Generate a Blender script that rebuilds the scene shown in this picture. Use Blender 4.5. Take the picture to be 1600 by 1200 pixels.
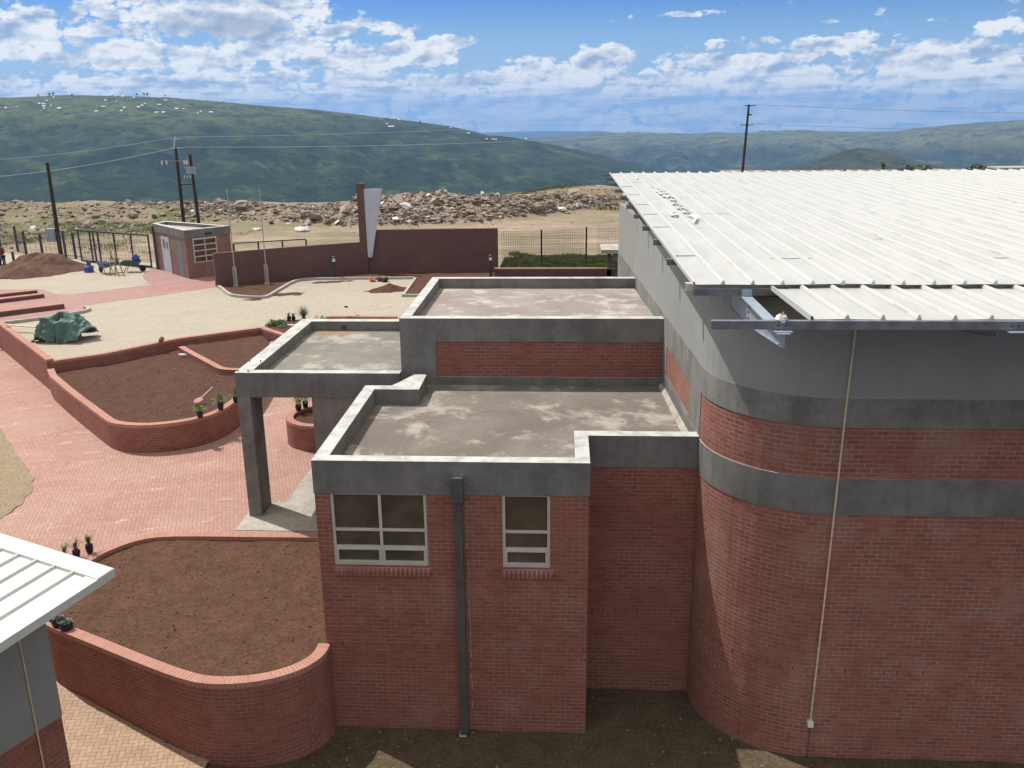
import bpy, math, random
from mathutils import Vector, Matrix, noise
random.seed(7)
S = bpy.context.scene
for o in list(bpy.data.objects): bpy.data.objects.remove(o, do_unlink=True)
col = S.collection
# ------------------------------------------------------------------ camera
cam = bpy.data.cameras.new('camera'); co = bpy.data.objects.new('camera', cam); col.objects.link(co)
cam.sensor_fit = 'HORIZONTAL'; cam.sensor_width = 36.0; cam.lens = 31.394
cam.clip_start = 0.1; cam.clip_end = 60000
r_ = (0.99841093, 0.05527613, -0.01096207); u_ = (-0.00558687, 0.29066092, 0.95680981); f_ = (-0.05607499, 0.95522813, -0.29050786)
co.matrix_world = Matrix(((r_[0], u_[0], -f_[0], 4.53354), (r_[1], u_[1], -f_[1], -14.88905), (r_[2], u_[2], -f_[2], 11.70366), (0, 0, 0, 1)))
S.camera = co
# ------------------------------------------------------------------ light
SUN = Vector((-.5, .31, 1)).normalized()
EL = math.asin(SUN.z); AZ = math.atan2(SUN.x, SUN.y)
sl = bpy.data.lights.new('sun', 'SUN'); sl.energy = 4.8; sl.angle = math.radians(.53); sl.color = (1, .955, .89)
so = bpy.data.objects.new('sun', sl); col.objects.link(so)
so.rotation_euler = (-SUN).to_track_quat('-Z', 'Y').to_euler()
S.view_settings.view_transform = 'Standard'; S.view_settings.look = 'None'; S.view_settings.gamma = 1
S.view_settings.exposure = 0.0
S.cycles.use_denoising = True
S.cycles.volume_bounces = 0; S.cycles.max_bounces = 8
try: S.cycles.denoiser = 'OPENIMAGEDENOISE'
except Exception: pass

# ------------------------------------------------------------------ node helper
class NT:
    def __init__(s, nt): s.nt = nt; s.n = nt.nodes; s.l = nt.links
    def new(s, t, **k):
        n = s.n.new(t)
        for a, b in k.items(): setattr(n, a, b)
        return n
    def put(s, sock, v):
        if hasattr(v, 'is_output') or isinstance(v, bpy.types.NodeSocket): s.l.new(v, sock)
        else:
            try: sock.default_value = v
            except Exception:
                sock.default_value = (v[0], v[1], v[2], 1)
    def m(s, op, a, b=0.0, c=None, clamp=False):
        n = s.new('ShaderNodeMath', operation=op, use_clamp=clamp)
        s.put(n.inputs[0], a); s.put(n.inputs[1], b)
        if c is not None: s.put(n.inputs[2], c)
        return n.outputs[0]
    def vm(s, op, a, b=(0, 0, 0), sc=None):
        n = s.new('ShaderNodeVectorMath', operation=op); s.put(n.inputs[0], a)
        if sc is None: s.put(n.inputs[1], b)
        else: s.put(n.inputs['Scale'], sc)
        return n.outputs[0] if op not in ('LENGTH', 'DOT_PRODUCT', 'DISTANCE') else n.outputs[1]
    def mix(s, f, a, b, mode='MIX'):
        n = s.new('ShaderNodeMix', data_type='RGBA', blend_type=mode, clamp_factor=True)
        s.put(n.inputs[0], f); s.put(n.inputs[6], a if isinstance(a, bpy.types.NodeSocket) else (*a[:3], 1)); s.put(n.inputs[7], b if isinstance(b, bpy.types.NodeSocket) else (*b[:3], 1))
        return n.outputs[2]
    def noise(s, vec, scale, det=4, rough=.55, dist=0.0):
        n = s.new('ShaderNodeTexNoise'); s.put(n.inputs['Vector'], vec)
        n.inputs['Scale'].default_value = scale; n.inputs['Detail'].default_value = det
        n.inputs['Roughness'].default_value = rough; n.inputs['Distortion'].default_value = dist
        return n.outputs[0]
    def noise_c(s, vec, scale):
        n = s.new('ShaderNodeTexNoise'); s.put(n.inputs['Vector'], vec); n.inputs['Scale'].default_value = scale; n.inputs['Detail'].default_value = 3
        return s.vm('SUBTRACT', n.outputs[1], (.5, .5, .5))
    def vor(s, vec, scale, feat='F1'):
        n = s.new('ShaderNodeTexVoronoi', feature=feat); s.put(n.inputs['Vector'], vec); n.inputs['Scale'].default_value = scale
        return n
    def ramp(s, v, a, b):
        n = s.new('ShaderNodeMapRange', interpolation_type='SMOOTHSTEP'); s.put(n.inputs[0], v)
        n.inputs[1].default_value = a; n.inputs[2].default_value = b
        return n.outputs[0]
    def sep(s, v):
        n = s.new('ShaderNodeSeparateXYZ'); s.put(n.inputs[0], v); return n.outputs
    def comb(s, x, y, z=0.0):
        n = s.new('ShaderNodeCombineXYZ'); s.put(n.inputs[0], x); s.put(n.inputs[1], y); s.put(n.inputs[2], z); return n.outputs[0]

def mat(name, rough=.8, spec=.3, metal=0.0):
    m = bpy.data.materials.new(name); m.use_nodes = True
    t = NT(m.node_tree); b = m.node_tree.nodes['Principled BSDF']
    b.inputs['Roughness'].default_value = rough; b.inputs['Metallic'].default_value = metal
    b.inputs['Specular IOR Level'].default_value = spec
    return m, t, b
def pos(t): return t.new('ShaderNodeNewGeometry').outputs['Position']
def uvn(t): return t.new('ShaderNodeUVMap').outputs[0]
def bump(t, b, h, dist=.01, strength=.6):
    n = t.new('ShaderNodeBump'); t.put(n.inputs['Height'], h); n.inputs['Distance'].default_value = dist; n.inputs['Strength'].default_value = strength
    t.l.new(n.outputs[0], b.inputs['Normal'])

def simple(name, c, rough=.7, var=.12, scale=3.0, spec=.3, metal=0.0, bmp=0.0, c2=None, det=5):
    m, t, b = mat(name, rough, spec, metal); P = pos(t)
    n = t.noise(P, scale, det); f = t.ramp(n, .35, .65)
    a = [max(0, x * (1 - var)) for x in c]; d = c2 or [min(1, x * (1 + var)) for x in c]
    t.put(b.inputs['Base Color'], t.mix(f, a, d))
    if bmp: bump(t, b, t.noise(P, scale * 8, 4), bmp)
    return m

# ------------------------------------------------------------------ world: sky with clouds
w = bpy.data.worlds.new('World'); S.world = w; w.use_nodes = True
t = NT(w.node_tree); bg = w.node_tree.nodes['Background']
sky = t.new('ShaderNodeTexSky', sky_type='NISHITA', sun_disc=False)
sky.sun_elevation = EL; sky.sun_rotation = AZ % (2 * math.pi); sky.altitude = 600; sky.air_density = 1.0; sky.dust_density = .4; sky.ozone_density = 2.2
D = t.new('ShaderNodeTexCoord').outputs['Generated']
dx, dy, dz = t.sep(D)[:3]
az = t.m('MULTIPLY', t.m('ARCTAN2', dx, dy), 57.2958); el = t.m('MULTIPLY', t.m('ARCSINE', dz), 57.2958)
blobs = [(-20.2, 5.7, 6.6, 1.5, 1.35), (-17.5, 4.2, 4.5, 1.0, 1.2), (-30.5, 4.6, 3.8, 1.1, 1.1), (-26.6, 4.62, 1.25, .34, 1.3), (-14.2, 4.9, 4.4, .55, 1.0), (-8.9, 3.35, 2.3, .75, 1.35), (-6.6, 4.1, 1.5, .42, 1.2), (-12.5, 3.1, 4.0, .8, 1.1),
         (-23.0, 3.2, 8.0, .8, 1.15), (2.3, 3.0, 1.7, .95, 1.45), (-1.6, 2.75, 1.6, .5, 1.2), (7.4, 5.45, 1.7, .20, 1.15), (13.5, 3.7, 5.0, .45, 1.0), (17.0, 3.35, 2.4, .5, 1.1), (21.0, 2.8, 4.5, .75, 1.1), (10.0, 2.8, 5.0, .5, 1.1), (25.0, 4.0, 3.0, .45, .9), (15.3, 4.75, .5, .10, 1.0), (20.5, 4.6, .8, .10, 1.0), (9.2, 3.9, .9, .12, .9),
         (-60, 10, 16, 4, 1.1), (60, 9, 18, 3, 1.1)]
cov = t.m('MAXIMUM', t.m('MULTIPLY', t.ramp(el, 3.4, 1.8), 1.02), t.m('MULTIPLY', t.ramp(el, 8.5, 15.0), 1.3))  # high term: unseen overhead cloud cover, added as ambient fill
for a, e, ra, re, s in blobs:
    q = t.m('ADD', t.m('POWER', t.m('ABSOLUTE', t.m('DIVIDE', t.m('SUBTRACT', az, a), ra)), 2.0), t.m('POWER', t.m('ABSOLUTE', t.m('DIVIDE', t.m('SUBTRACT', el, e), re)), 2.0))
    cov = t.m('MAXIMUM', cov, t.m('MULTIPLY', t.m('SUBTRACT', 1.0, t.m('MULTIPLY', q, .45)), s))
def n2d(sa, se, oa, oe, det, rough=.58, z=0.0):
    p = t.comb(t.m('ADD', t.m('MULTIPLY', az, sa), oa + z), t.m('ADD', t.m('MULTIPLY', el, se), oe + z), 0.0)
    n = t.new('ShaderNodeTexNoise', noise_dimensions='2D'); t.put(n.inputs['Vector'], p); n.inputs['Scale'].default_value = 1.0; n.inputs['Detail'].default_value = det; n.inputs['Roughness'].default_value = rough; n.inputs['Distortion'].default_value = .1
    return n.outputs[0]
wx_ = t.m('MULTIPLY', t.m('SUBTRACT', n2d(2.2, 4.0, 7, 3, 2), .5), .5)
def puff(oa, oe):      # billowing: rounded cells on top of soft noise
    p = t.comb(t.m('ADD', t.m('MULTIPLY', az, .95), t.m('ADD', wx_, oa)), t.m('ADD', t.m('MULTIPLY', el, 1.45), t.m('ADD', t.m('MULTIPLY', wx_, .7), oe)), 0.0)
    def v2(sc):
        v = t.new('ShaderNodeTexVoronoi', voronoi_dimensions='2D'); t.put(v.inputs['Vector'], p); v.inputs['Scale'].default_value = sc; return v.outputs['Distance']
    a_, b_ = v2(1.0), v2(2.9)
    return t.m('SUBTRACT', 1.0, t.m('ADD', t.m('MULTIPLY', t.m('MULTIPLY', a_, a_), .75), t.m('MULTIPLY', t.m('MULTIPLY', b_, b_), .45)))
n0 = n2d(.30, .58, 0, 0, 9, .60, 3.3); nA = n2d(.42, .85, 0, 0, 5, .52, 3.3); nB = n2d(.42, .85, -.12, .34, 5, .52, 3.3)
p0 = puff(0, 0); p1 = puff(-.12, .26)
streak = n2d(.25, 3.6, 1, 1, 4, .55, 9.0)
dens = t.m('ADD', cov, t.m('ADD', t.m('MULTIPLY', t.m('SUBTRACT', n0, .5), 2.3), t.m('MULTIPLY', t.m('SUBTRACT', p0, .70), .9)))
al = t.ramp(dens, .50, .92)
thick = t.ramp(dens, .8, 2.0)
lit = t.m('ADD', t.m('MULTIPLY', t.m('SUBTRACT', nA, nB), 3.2), t.m('ADD', t.m('MULTIPLY', t.m('SUBTRACT', p0, p1), .6), t.m('MULTIPLY', t.m('SUBTRACT', n0, .5), 1.0)))
lit = t.m('ADD', lit, t.m('MULTIPLY', t.m('SUBTRACT', streak, .5), t.m('MULTIPLY', t.ramp(el, 2.8, 1.2), 2.2)))
lit = t.m('SUBTRACT', t.m('ADD', lit, .78), t.m('MULTIPLY', thick, .46), clamp=True)
ccol = t.mix(lit, (.34, .46, .66), (.96, .97, .99))
# the cloud over the ridge left of centre has a grey underside
gq = t.m('ADD', t.m('POWER', t.m('ABSOLUTE', t.m('DIVIDE', t.m('SUBTRACT', az, -19.6), 3.4)), 2.0), t.m('POWER', t.m('ABSOLUTE', t.m('DIVIDE', t.m('SUBTRACT', el, 5.0), .75)), 2.0))
gm = t.ramp(t.m('ADD', gq, t.m('MULTIPLY', t.m('SUBTRACT', n0, .5), 3.5)), 1.6, .1)
ccol = t.mix(t.m('MULTIPLY', gm, .75), ccol, (.31, .40, .54))
skyc = t.vm('SCALE', sky.outputs[0], sc=.10)
hz = t.ramp(el, 0.0, 9.0)
tint = t.mix(hz, (.80, .95, 1.15), (.20, .48, 1.02)); tint = t.mix(t.ramp(el, 9.0, 22.0), tint, (1.35, 1.25, 1.15))  # warm bright tint above the view, added to lift ambient light
skyc = t.mix(1.0, skyc, tint, 'MULTIPLY'); skyc = t.mix(t.ramp(el, 8.0, -1.0), skyc, (.33, .53, .83))
low = t.ramp(el, 2.6, 0.2)
ccol = t.mix(t.m('MULTIPLY', low, .40), ccol, (.60, .74, .90)); ccol = t.mix(t.ramp(el, 8.5, 15.0), ccol, (.97, .92, .84))  # overhead clouds out of view are warmed as part of the fill
up = t.ramp(el, -3.0, -1.0)
fin = t.mix(t.m('MULTIPLY', al, t.m('MULTIPLY', up, .93)), skyc, ccol)
t.l.new(fin, bg.inputs[0]); bg.inputs[1].default_value = 1.0

# ------------------------------------------------------------------ materials
def brick_mat(name, c1, c2, mort, rough=.85, eff=.25, wd=.232, rh=.085, ms=.0085, stain=True):
    m, t, b = mat(name, rough, .25); U = uvn(t); P = pos(t)
    br = t.new('ShaderNodeTexBrick'); t.l.new(U, br.inputs[0])
    br.offset = .5; br.squash = 1
    for k, v in (('Scale', 1.0), ('Mortar Size', ms), ('Mortar Smooth', .25), ('Bias', -.15), ('Brick Width', wd), ('Row Height', rh)): br.inputs[k].default_value = v
    br.inputs['Color1'].default_value = (*c1, 1); br.inputs['Color2'].default_value = (*c2, 1); br.inputs['Mortar'].default_value = (*mort, 1)
    # mortar joints are partly slurried over with brick dust
    sl_ = t.ramp(t.noise(P, 1.6, 5, .6), .38, .62)
    nomort = t.new('ShaderNodeTexBrick'); t.l.new(U, nomort.inputs[0])
    for k, v in (('Scale', 1.0), ('Mortar Size', 0.0), ('Brick Width', wd), ('Row Height', rh), ('Bias', -.15)): nomort.inputs[k].default_value = v
    nomort.inputs['Color1'].default_value = (*c1, 1); nomort.inputs['Color2'].default_value = (*c2, 1)
    c = t.mix(t.m('MULTIPLY', sl_, .65), br.outputs[0], nomort.outputs[0])
    v = t.m('ADD', .80, t.m('MULTIPLY', t.noise(P, 14, 5), .42))
    c = t.mix(1.0, c, t.comb(v, v, v), 'MULTIPLY')
    if stain:
        f = t.m('MULTIPLY', t.ramp(t.noise(P, .9, 7, .62), .50, .72), eff)
        c = t.mix(f, c, (.42, .31, .265))
        g = t.m('MULTIPLY', t.ramp(t.noise(t.vm('ADD', P, (7, 3, 1)), .5, 6, .6), .52, .72), .35)
        c = t.mix(g, c, (.17, .085, .065))
    t.put(b.inputs['Base Color'], c)
    h = t.m('ADD', t.m('MULTIPLY', br.outputs[1], -1.0), t.m('MULTIPLY', t.noise(P, 60, 3), .4))
    bump(t, b, h, .006, .7)
    return m
M = {}
M['brick'] = brick_mat('red_face_brick', (.285, .112, .082), (.215, .080, .060), (.34, .245, .205))
M['brick2'] = brick_mat('red_brown_face_brick', (.255, .096, .070), (.195, .070, .052), (.30, .20, .165), eff=.18)
M['brick_glare'] = brick_mat('glare_paled_brick', (.225, .125, .105), (.19, .10, .085), (.30, .22, .19))  # base colour paled to carry the veiling glare over the gatehouse
M['brick_far'] = brick_mat('dark_red_face_brick', (.135, .075, .073), (.115, .062, .062), (.16, .095, .09), eff=.08)  # base greyed to carry some glare over the far walls
M['coping'] = brick_mat('brick_on_edge_coping', (.38, .185, .145), (.33, .155, .12), (.46, .33, .27), wd=.085, rh=1.0, eff=.15)
M['sillbrick'] = brick_mat('sill_brick', (.25, .10, .085), (.21, .085, .075), (.36, .27, .24), wd=.085, rh=1.0, eff=.2)

def plaster(name, c, streak=.25, topc=None, bmp=.004):
    m, t, b = mat(name, .9, .2); P = pos(t)
    n = t.noise(P, 1.3, 7, .62); n2 = t.noise(P, 9, 5, .6)
    x, y, z = t.sep(P)[:3]
    st = t.noise(t.comb(t.m('MULTIPLY', x, 3.2), t.m('MULTIPLY', y, 3.2), t.m('MULTIPLY', z, .35)), 1.0, 6, .65)
    f = t.m('ADD', t.m('MULTIPLY', n, .5), t.m('ADD', t.m('MULTIPLY', st, .3), t.m('MULTIPLY', n2, .2)))
    c = t.mix(t.ramp(f, .36, .64), [k * (1 - streak) for k in c], [k * (1 + streak) for k in c])
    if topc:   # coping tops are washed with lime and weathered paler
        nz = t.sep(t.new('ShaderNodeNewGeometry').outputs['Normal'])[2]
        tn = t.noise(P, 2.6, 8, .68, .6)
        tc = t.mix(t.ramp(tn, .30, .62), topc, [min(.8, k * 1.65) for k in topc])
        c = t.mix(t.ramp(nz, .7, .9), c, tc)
    t.put(b.inputs['Base Color'], c)
    bump(t, b, t.m('ADD', n2, t.m('MULTIPLY', t.noise(P, 45, 4), .5)), bmp, .6)
    return m
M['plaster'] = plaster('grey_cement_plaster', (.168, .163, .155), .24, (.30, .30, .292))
M['plaster_rough'] = plaster('rough_cement_plaster', (.20, .195, .18), .28)
M['paint'] = plaster('smooth_grey_undercoat', (.285, .288, .272), .05, bmp=.001)
M['wall_left'] = plaster('grey_painted_plaster', (.245, .25, .245), .05, bmp=.001)
M['concrete'] = plaster('pale_concrete', (0.352, 0.328, 0.288), .25)
M['kerb'] = plaster('concrete_kerb', (0.357, 0.348, 0.323), .15)

def slab_mat(name, ca, cb, cw, s=1.0, tan_spot=None):
    m, t, b = mat(name, .85, .25); P = pos(t)
    n = t.noise(P, .45 * s, 8, .62, .5); n2 = t.noise(t.vm('ADD', P, (31, 12, 5)), .75 * s, 11, .70, .3); n3 = t.noise(P, 9, 5, .6)
    c = t.mix(t.ramp(n, .36, .62), ca, cb)
    c = t.mix(t.m('MULTIPLY', t.ramp(n2, .49, .62), .8), c, cw)
    c = t.mix(t.m('MULTIPLY', t.ramp(n3, .4, .7), .22), c, [k * .6 for k in ca])
    if tan_spot:
        d = t.vm('LENGTH', t.vm('MULTIPLY', t.vm('SUBTRACT', P, tan_spot[0]), tan_spot[1]))
        tan_f = t.ramp(t.m('ADD', d, t.m('MULTIPLY', t.m('SUBTRACT', n2, .5), 1.6)), 1.05, .8)
        c = t.mix(tan_f, c, (.27, .17, .095))  # tan patch mixed in round one point
    t.put(b.inputs['Base Color'], c); bump(t, b, n3, .004, .5)
    return m
M['slab'] = slab_mat('mottled_screed', (0.142, 0.122, 0.109), (0.196, 0.173, 0.154), (0.385, 0.347, 0.3))
M['slab_pink'] = slab_mat('pink_mottled_screed', (0.239, 0.2, 0.185), (0.293, 0.258, 0.239), (0.447, 0.424, 0.393), 1.3)
M['slab_canopy'] = slab_mat('canopy_screed', (0.154, 0.145, 0.131), (0.208, 0.193, 0.169), (0.37, 0.35, 0.316), 1.0, ((-2.35, 11.0, 5.43), (1.5, 3.4, 1)))

def soil_mat(name, c1, c2, fleck=True):
    m, t, b = mat(name, .95, .1); P = pos(t)
    n = t.noise(P, 2.2, 8, .65); n2 = t.noise(P, 22, 6, .7)
    c = t.mix(t.ramp(t.m('ADD', t.m('MULTIPLY', n, .5), t.m('MULTIPLY', t.noise(P, 9, 7, .7), .5)), .40, .60), c1, c2)
    c = t.mix(t.m('MULTIPLY', t.ramp(n2, .46, .66), .6), c, [k * .40 for k in c1])
    c = t.mix(t.m('MULTIPLY', t.ramp(t.noise(t.vm('ADD', P, (5, 5, 5)), 40, 4, .7), .56, .70), .5), c, [min(1, k * 2.0) for k in c2])
    if fleck:
        v = t.vor(t.vm('MULTIPLY', P, (1, 1.6, 1)), 26); d = v.outputs['Distance']; r = t.sep(v.outputs['Color'])[0]
        f = t.m('MULTIPLY', t.ramp(d, .20, .08), t.m('GREATER_THAN', r, .86))
        c = t.mix(f, c, (.50, .36, .26))
    t.put(b.inputs['Base Color'], c)
    bump(t, b, t.m('ADD', t.m('MULTIPLY', n2, 1.0), t.m('MULTIPLY', t.noise(P, 70, 5, .7), .6)), .03, .9)
    return m
M['soil'] = soil_mat('red_brown_topsoil', (.098, .052, .035), (.138, .074, .049))
M['soil_dark'] = soil_mat('damp_dark_soil', (0.084, 0.0464, 0.0352), (0.116, 0.0592, 0.0416))
M['court'] = soil_mat('trampled_court_soil', (0.088, 0.068, 0.0464), (0.136, 0.104, 0.068))
M['mound'] = soil_mat('red_earth', (0.116, 0.068, 0.0544), (0.16, 0.092, 0.068))

def herring(name, c1, c2, dust, size=.1, rot=math.radians(45), pale=.35, gap=.07):
    m, t, b = mat(name, .85, .3); P = pos(t)
    x, y, z = t.sep(P)[:3]; ca, sa = math.cos(rot) / size, math.sin(rot) / size
    X = t.m('ADD', t.m('MULTIPLY', x, ca), t.m('MULTIPLY', y, sa)); Y = t.m('SUBTRACT', t.m('MULTIPLY', y, ca), t.m('MULTIPLY', x, sa))
    i = t.m('FLOOR', X); j = t.m('FLOOR', Y); fx = t.m('FRACT', X); fy = t.m('FRACT', Y)
    k = t.m('FLOORED_MODULO', t.m('SUBTRACT', i, j), 4.0)
    k1 = t.m('COMPARE', k, 1.0, .1); k2 = t.m('COMPARE', k, 2.0, .1); hor = t.m('LESS_THAN', k, 1.5)
    along = t.mix(hor, t.comb(t.m('ADD', fy, k2), fx, 0), t.comb(t.m('ADD', fx, k1), fy, 0)); al_, ac_ = t.sep(along)[:2]
    e = t.m('MINIMUM', t.m('MINIMUM', al_, t.m('SUBTRACT', 2.0, al_)), t.m('MINIMUM', ac_, t.m('SUBTRACT', 1.0, ac_)))
    joint = t.ramp(e, gap, gap * .35)
    wn = t.new('ShaderNodeTexWhiteNoise', noise_dimensions='2D'); t.l.new(t.comb(t.m('SUBTRACT', i, k1), t.m('SUBTRACT', j, k2)), wn.inputs[0]); rnd = wn.outputs[0]
    c = t.mix(rnd, c1, c2)
    tone = t.ramp(t.noise(P, .30, 7, .66, 1.2), .38, .62)
    c = t.mix(t.m('MULTIPLY', tone, .35), c, dust)
    n = t.noise(P, .9, 7, .65, .4)
    n = t.noise(t.comb(t.m('ADD', x, t.m('MULTIPLY', y, .6)), t.m('MULTIPLY', t.m('SUBTRACT', y, t.m('MULTIPLY', x, .6)), 3.0), 0), .55, 8, .7, .3)
    c = t.mix(t.m('MULTIPLY', t.m('MULTIPLY', t.ramp(n, .53, .68), t.ramp(rnd, .25, .9)), pale + .30), c, (.56, .46, .36))
    c = t.mix(t.m('MULTIPLY', joint, .9), c, [k_ * .42 + .02 for k_ in c1])
    v = t.m('ADD', .86, t.m('MULTIPLY', t.noise(P, 9, 5), .28)); c = t.mix(1.0, c, t.comb(v, v, v), 'MULTIPLY')
    t.put(b.inputs['Base Color'], c)
    bump(t, b, t.m('SUBTRACT', t.m('MULTIPLY', rnd, .25), joint), .006, .7)
    return m
M['pave_red'] = herring('red_clay_pavers', (0.387, 0.221, 0.185), (0.324, 0.173, 0.146), (0.423, 0.302, 0.241), rot=math.radians(20))
M['pave_low'] = herring('dusty_clay_pavers', (0.414, 0.284, 0.194), (0.334, 0.216, 0.153), (0.493, 0.372, 0.255), rot=math.radians(14))
M['pave_far'] = herring('rose_clay_pavers', (0.344, 0.194, 0.179), (0.292, 0.158, 0.147), (0.378, 0.275, 0.231), gap=.05, pale=.1)
M['pave_pale'] = herring('pale_cement_pavers', (.375, .335, .275), (.325, .295, .24), (.45, .38, .28), rot=math.radians(0), gap=.07, pale=.45)

def dirt_mat():
    m, t, b = mat('dry_tan_dirt', .95, .1); P = pos(t); x, y, z = t.sep(P)[:3]
    n = t.noise(P, .12, 9, .62); n2 = t.noise(P, 1.4, 7, .68)
    c = t.mix(t.ramp(n2, .38, .64), (0.235, 0.178, 0.137), (0.326, 0.252, 0.189))
    c = t.mix(t.m('MULTIPLY', t.ramp(n, .42, .56), .6), c, (0.204, 0.17, 0.121))
    # track lines worn along the road beyond the fence
    tr = t.noise(t.comb(t.m('MULTIPLY', x, .03), t.m('MULTIPLY', y, .8), 2), 1.0, 5, .6)
    c = t.mix(t.m('MULTIPLY', t.ramp(tr, .5, .66), .6), c, (0.391, 0.323, 0.255))
    g = t.m('MULTIPLY', t.ramp(t.noise(t.vm('ADD', P, (20, 9, 0)), .09, 8, .66), .50, .60), .8)
    gx = t.ramp(x, -18, -34); gy = t.m('MULTIPLY', t.ramp(y, 40, 46), t.ramp(y, 64, 56))
    gl = t.m('MAXIMUM', t.m('MULTIPLY', g, .55), t.m('MULTIPLY', t.m('MULTIPLY', gx, t.ramp(y, 46, 52)), t.m('ADD', .35, g)))
    bk = t.m('MULTIPLY', t.m('MULTIPLY', t.ramp(z, 3.05, 3.6), t.ramp(y, 55, 58)), t.ramp(t.noise(P, .45, 6, .65), .62, .40)); c = t.mix(bk, c, t.mix(n2, (.17, .125, .095), (.30, .225, .165)))
    gr = t.m('MAXIMUM', gl, t.m('MULTIPLY', t.ramp(y, 70, 80), t.m('ADD', .05, t.m('MULTIPLY', g, .9))))
    c = t.mix(t.m('MULTIPLY', gr, t.ramp(n2, .35, .55)), c, (.085, .105, .042))
    t.put(b.inputs['Base Color'], c); bump(t, b, t.noise(P, 6, 7, .7), .05, .8)
    return m
M['dirt'] = dirt_mat()
M['patch'] = soil_mat('sandy_verge', (0.272, 0.216, 0.144), (0.336, 0.272, 0.184), False)

def hill_mat(name, lo, hi, zlo, zhi, sc=1.0, shrub=.6):
    m, t, b = mat(name, .95, .05); P = pos(t); z = t.sep(P)[2]
    n = t.noise(P, .0022 * sc, 9, .6); n2 = t.noise(P, .012 * sc, 8, .68)
    f = t.ramp(t.m('ADD', z, t.m('MULTIPLY', t.m('SUBTRACT', n, .5), 130.0)), zlo, zhi)
    c = t.mix(f, lo, hi)
    c = t.mix(t.m('MULTIPLY', t.ramp(n2, .48, .66), .40), c, [k * 1.6 for k in hi])
    c = t.mix(t.m('MULTIPLY', t.ramp(t.noise(t.vm('ADD', P, (900, 40, 0)), .006 * sc, 9, .7), .48, .60), shrub), c, [k * .42 for k in lo])
    for vs_, th_ in ((.050, .50), (.021, .60)):
        v = t.vor(P, vs_ * sc); r = t.sep(v.outputs['Color'])[1]
        c = t.mix(t.m('MULTIPLY', t.m('MULTIPLY', t.ramp(v.outputs['Distance'], .55, .30), t.m('GREATER_THAN', r, th_)), .35 + shrub * .3), c, [k * .45 for k in lo])
    t.put(b.inputs['Base Color'], c)
    bump(t, b, t.noise(P, .02 * sc, 9, .72), 22.0, 1.0)
    return m
M['hill_l'] = hill_mat('green_hillside', (.036, .055, .022), (.105, .13, .040), -60, 40)
M['hill_m'] = hill_mat('far_plateau', (.045, .060, .036), (.125, .135, .070), -230, -165, .6, .4)
M['hill_f'] = hill_mat('distant_mesa', (.05, .06, .05), (.07, .08, .06), -380, -300, .4, .3)
M['hill_h'] = hill_mat('rounded_bushy_hump', (.050, .060, .034), (.080, .085, .042), -200, -100, 1.0, .7)

def roof_mat():
    m, t, b = mat('white_ribbed_sheet', .38, .5); P = pos(t)
    n = t.noise(t.vm('MULTIPLY', P, (1, .25, 1)), 2.2, 6, .6); n2 = t.noise(t.vm('MULTIPLY', P, (6, .8, 1)), 3.0, 5, .6)
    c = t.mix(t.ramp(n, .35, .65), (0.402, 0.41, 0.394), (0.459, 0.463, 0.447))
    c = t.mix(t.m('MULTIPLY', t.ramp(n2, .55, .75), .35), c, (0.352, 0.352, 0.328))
    c = t.mix(t.ramp(t.sep(uvn(t))[1], .004, .03), c, (.545, .55, .53))  # ribs coloured brighter than pans for the sun and sheen they catch
    t.put(b.inputs['Base Color'], c); bump(t, b, n2, .002, .3)
    return m
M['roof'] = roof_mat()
M['galv'] = simple('galvanised_steel', (.17, .185, .205), .42, .2, 5, .5, .35)
M['galv_light'] = simple('bright_galvanised_steel', (.28, .33, .40), .45, .12, 6, .5, .25)
M['cream'] = simple('cream_coated_steel', (.60, .58, .48), .5, .06, 3)
M['white_steel'] = simple('white_coated_steel', (.54, .55, .53), .45, .05, 3)
M['alu'] = simple('cream_aluminium_frame', (.50, .475, .44), .4, .05, 4, .5)
M['pipe'] = simple('dark_grey_downpipe', (.075, .072, .075), .45, .15, 3, .5)
M['pipe_in'] = simple('pale_green_gutter_metal', (.36, .46, .42), .6, .1, 8)
M['conduit'] = simple('cream_conduit', (.62, .50, .36), .6, .12, 12)
M['white'] = simple('white_plastic', (.72, .72, .70), .5, .05, 5)
M['black'] = simple('black_nursery_bag', (.022, .022, .026), .45, .3, 8)
M['darksteel'] = simple('dark_steel', (.040, .042, .048), .5, .2, 4, .4)
M['creosote'] = simple('creosoted_pole', (.040, .032, .030), .8, .3, 6)
M['porcelain'] = simple('grey_insulator', (.50, .54, .58), .4, .1, 6)
M['wood'] = simple('weathered_timber', (.26, .20, .13), .8, .25, 8)
M['tarp'] = simple('green_tarpaulin', (.075, .145, .125), .62, .22, 2.5, .35, 0, .01)
M['blue'] = simple('blue_plastic', (.05, .08, .30), .5, .2, 6)
M['bluegrey'] = simple('blue_grey_tray', (.12, .15, .22), .5, .2, 6)
M['greenbin'] = simple('green_tray', (.06, .12, .09), .5, .2, 6)
M['rubber'] = simple('rubber', (.02, .02, .02), .8, .1, 5)
M['redshirt'] = simple('dull_red_cloth', (.20, .055, .06), .9, .15, 12)
M['trouser'] = simple('navy_cloth', (.03, .035, .075), .9, .2, 12)
M['skin'] = simple('brown_skin', (.11, .060, .042), .6, .05, 9)
M['cap'] = simple('white_cap', (.62, .60, .58), .8, .05, 9)
M['door'] = simple('pale_grey_door', (.42, .46, .52), .5, .06, 3)
M['doorgrey'] = simple('grey_door', (.16, .18, .22), .5, .1, 3)
M['foil'] = simple('crumpled_silver_foil', (.62, .66, .70), .35, .3, 30, .5, .3)
M['orange'] = simple('orange_brick', (.42, .16, .07), .85, .2, 8)
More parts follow.
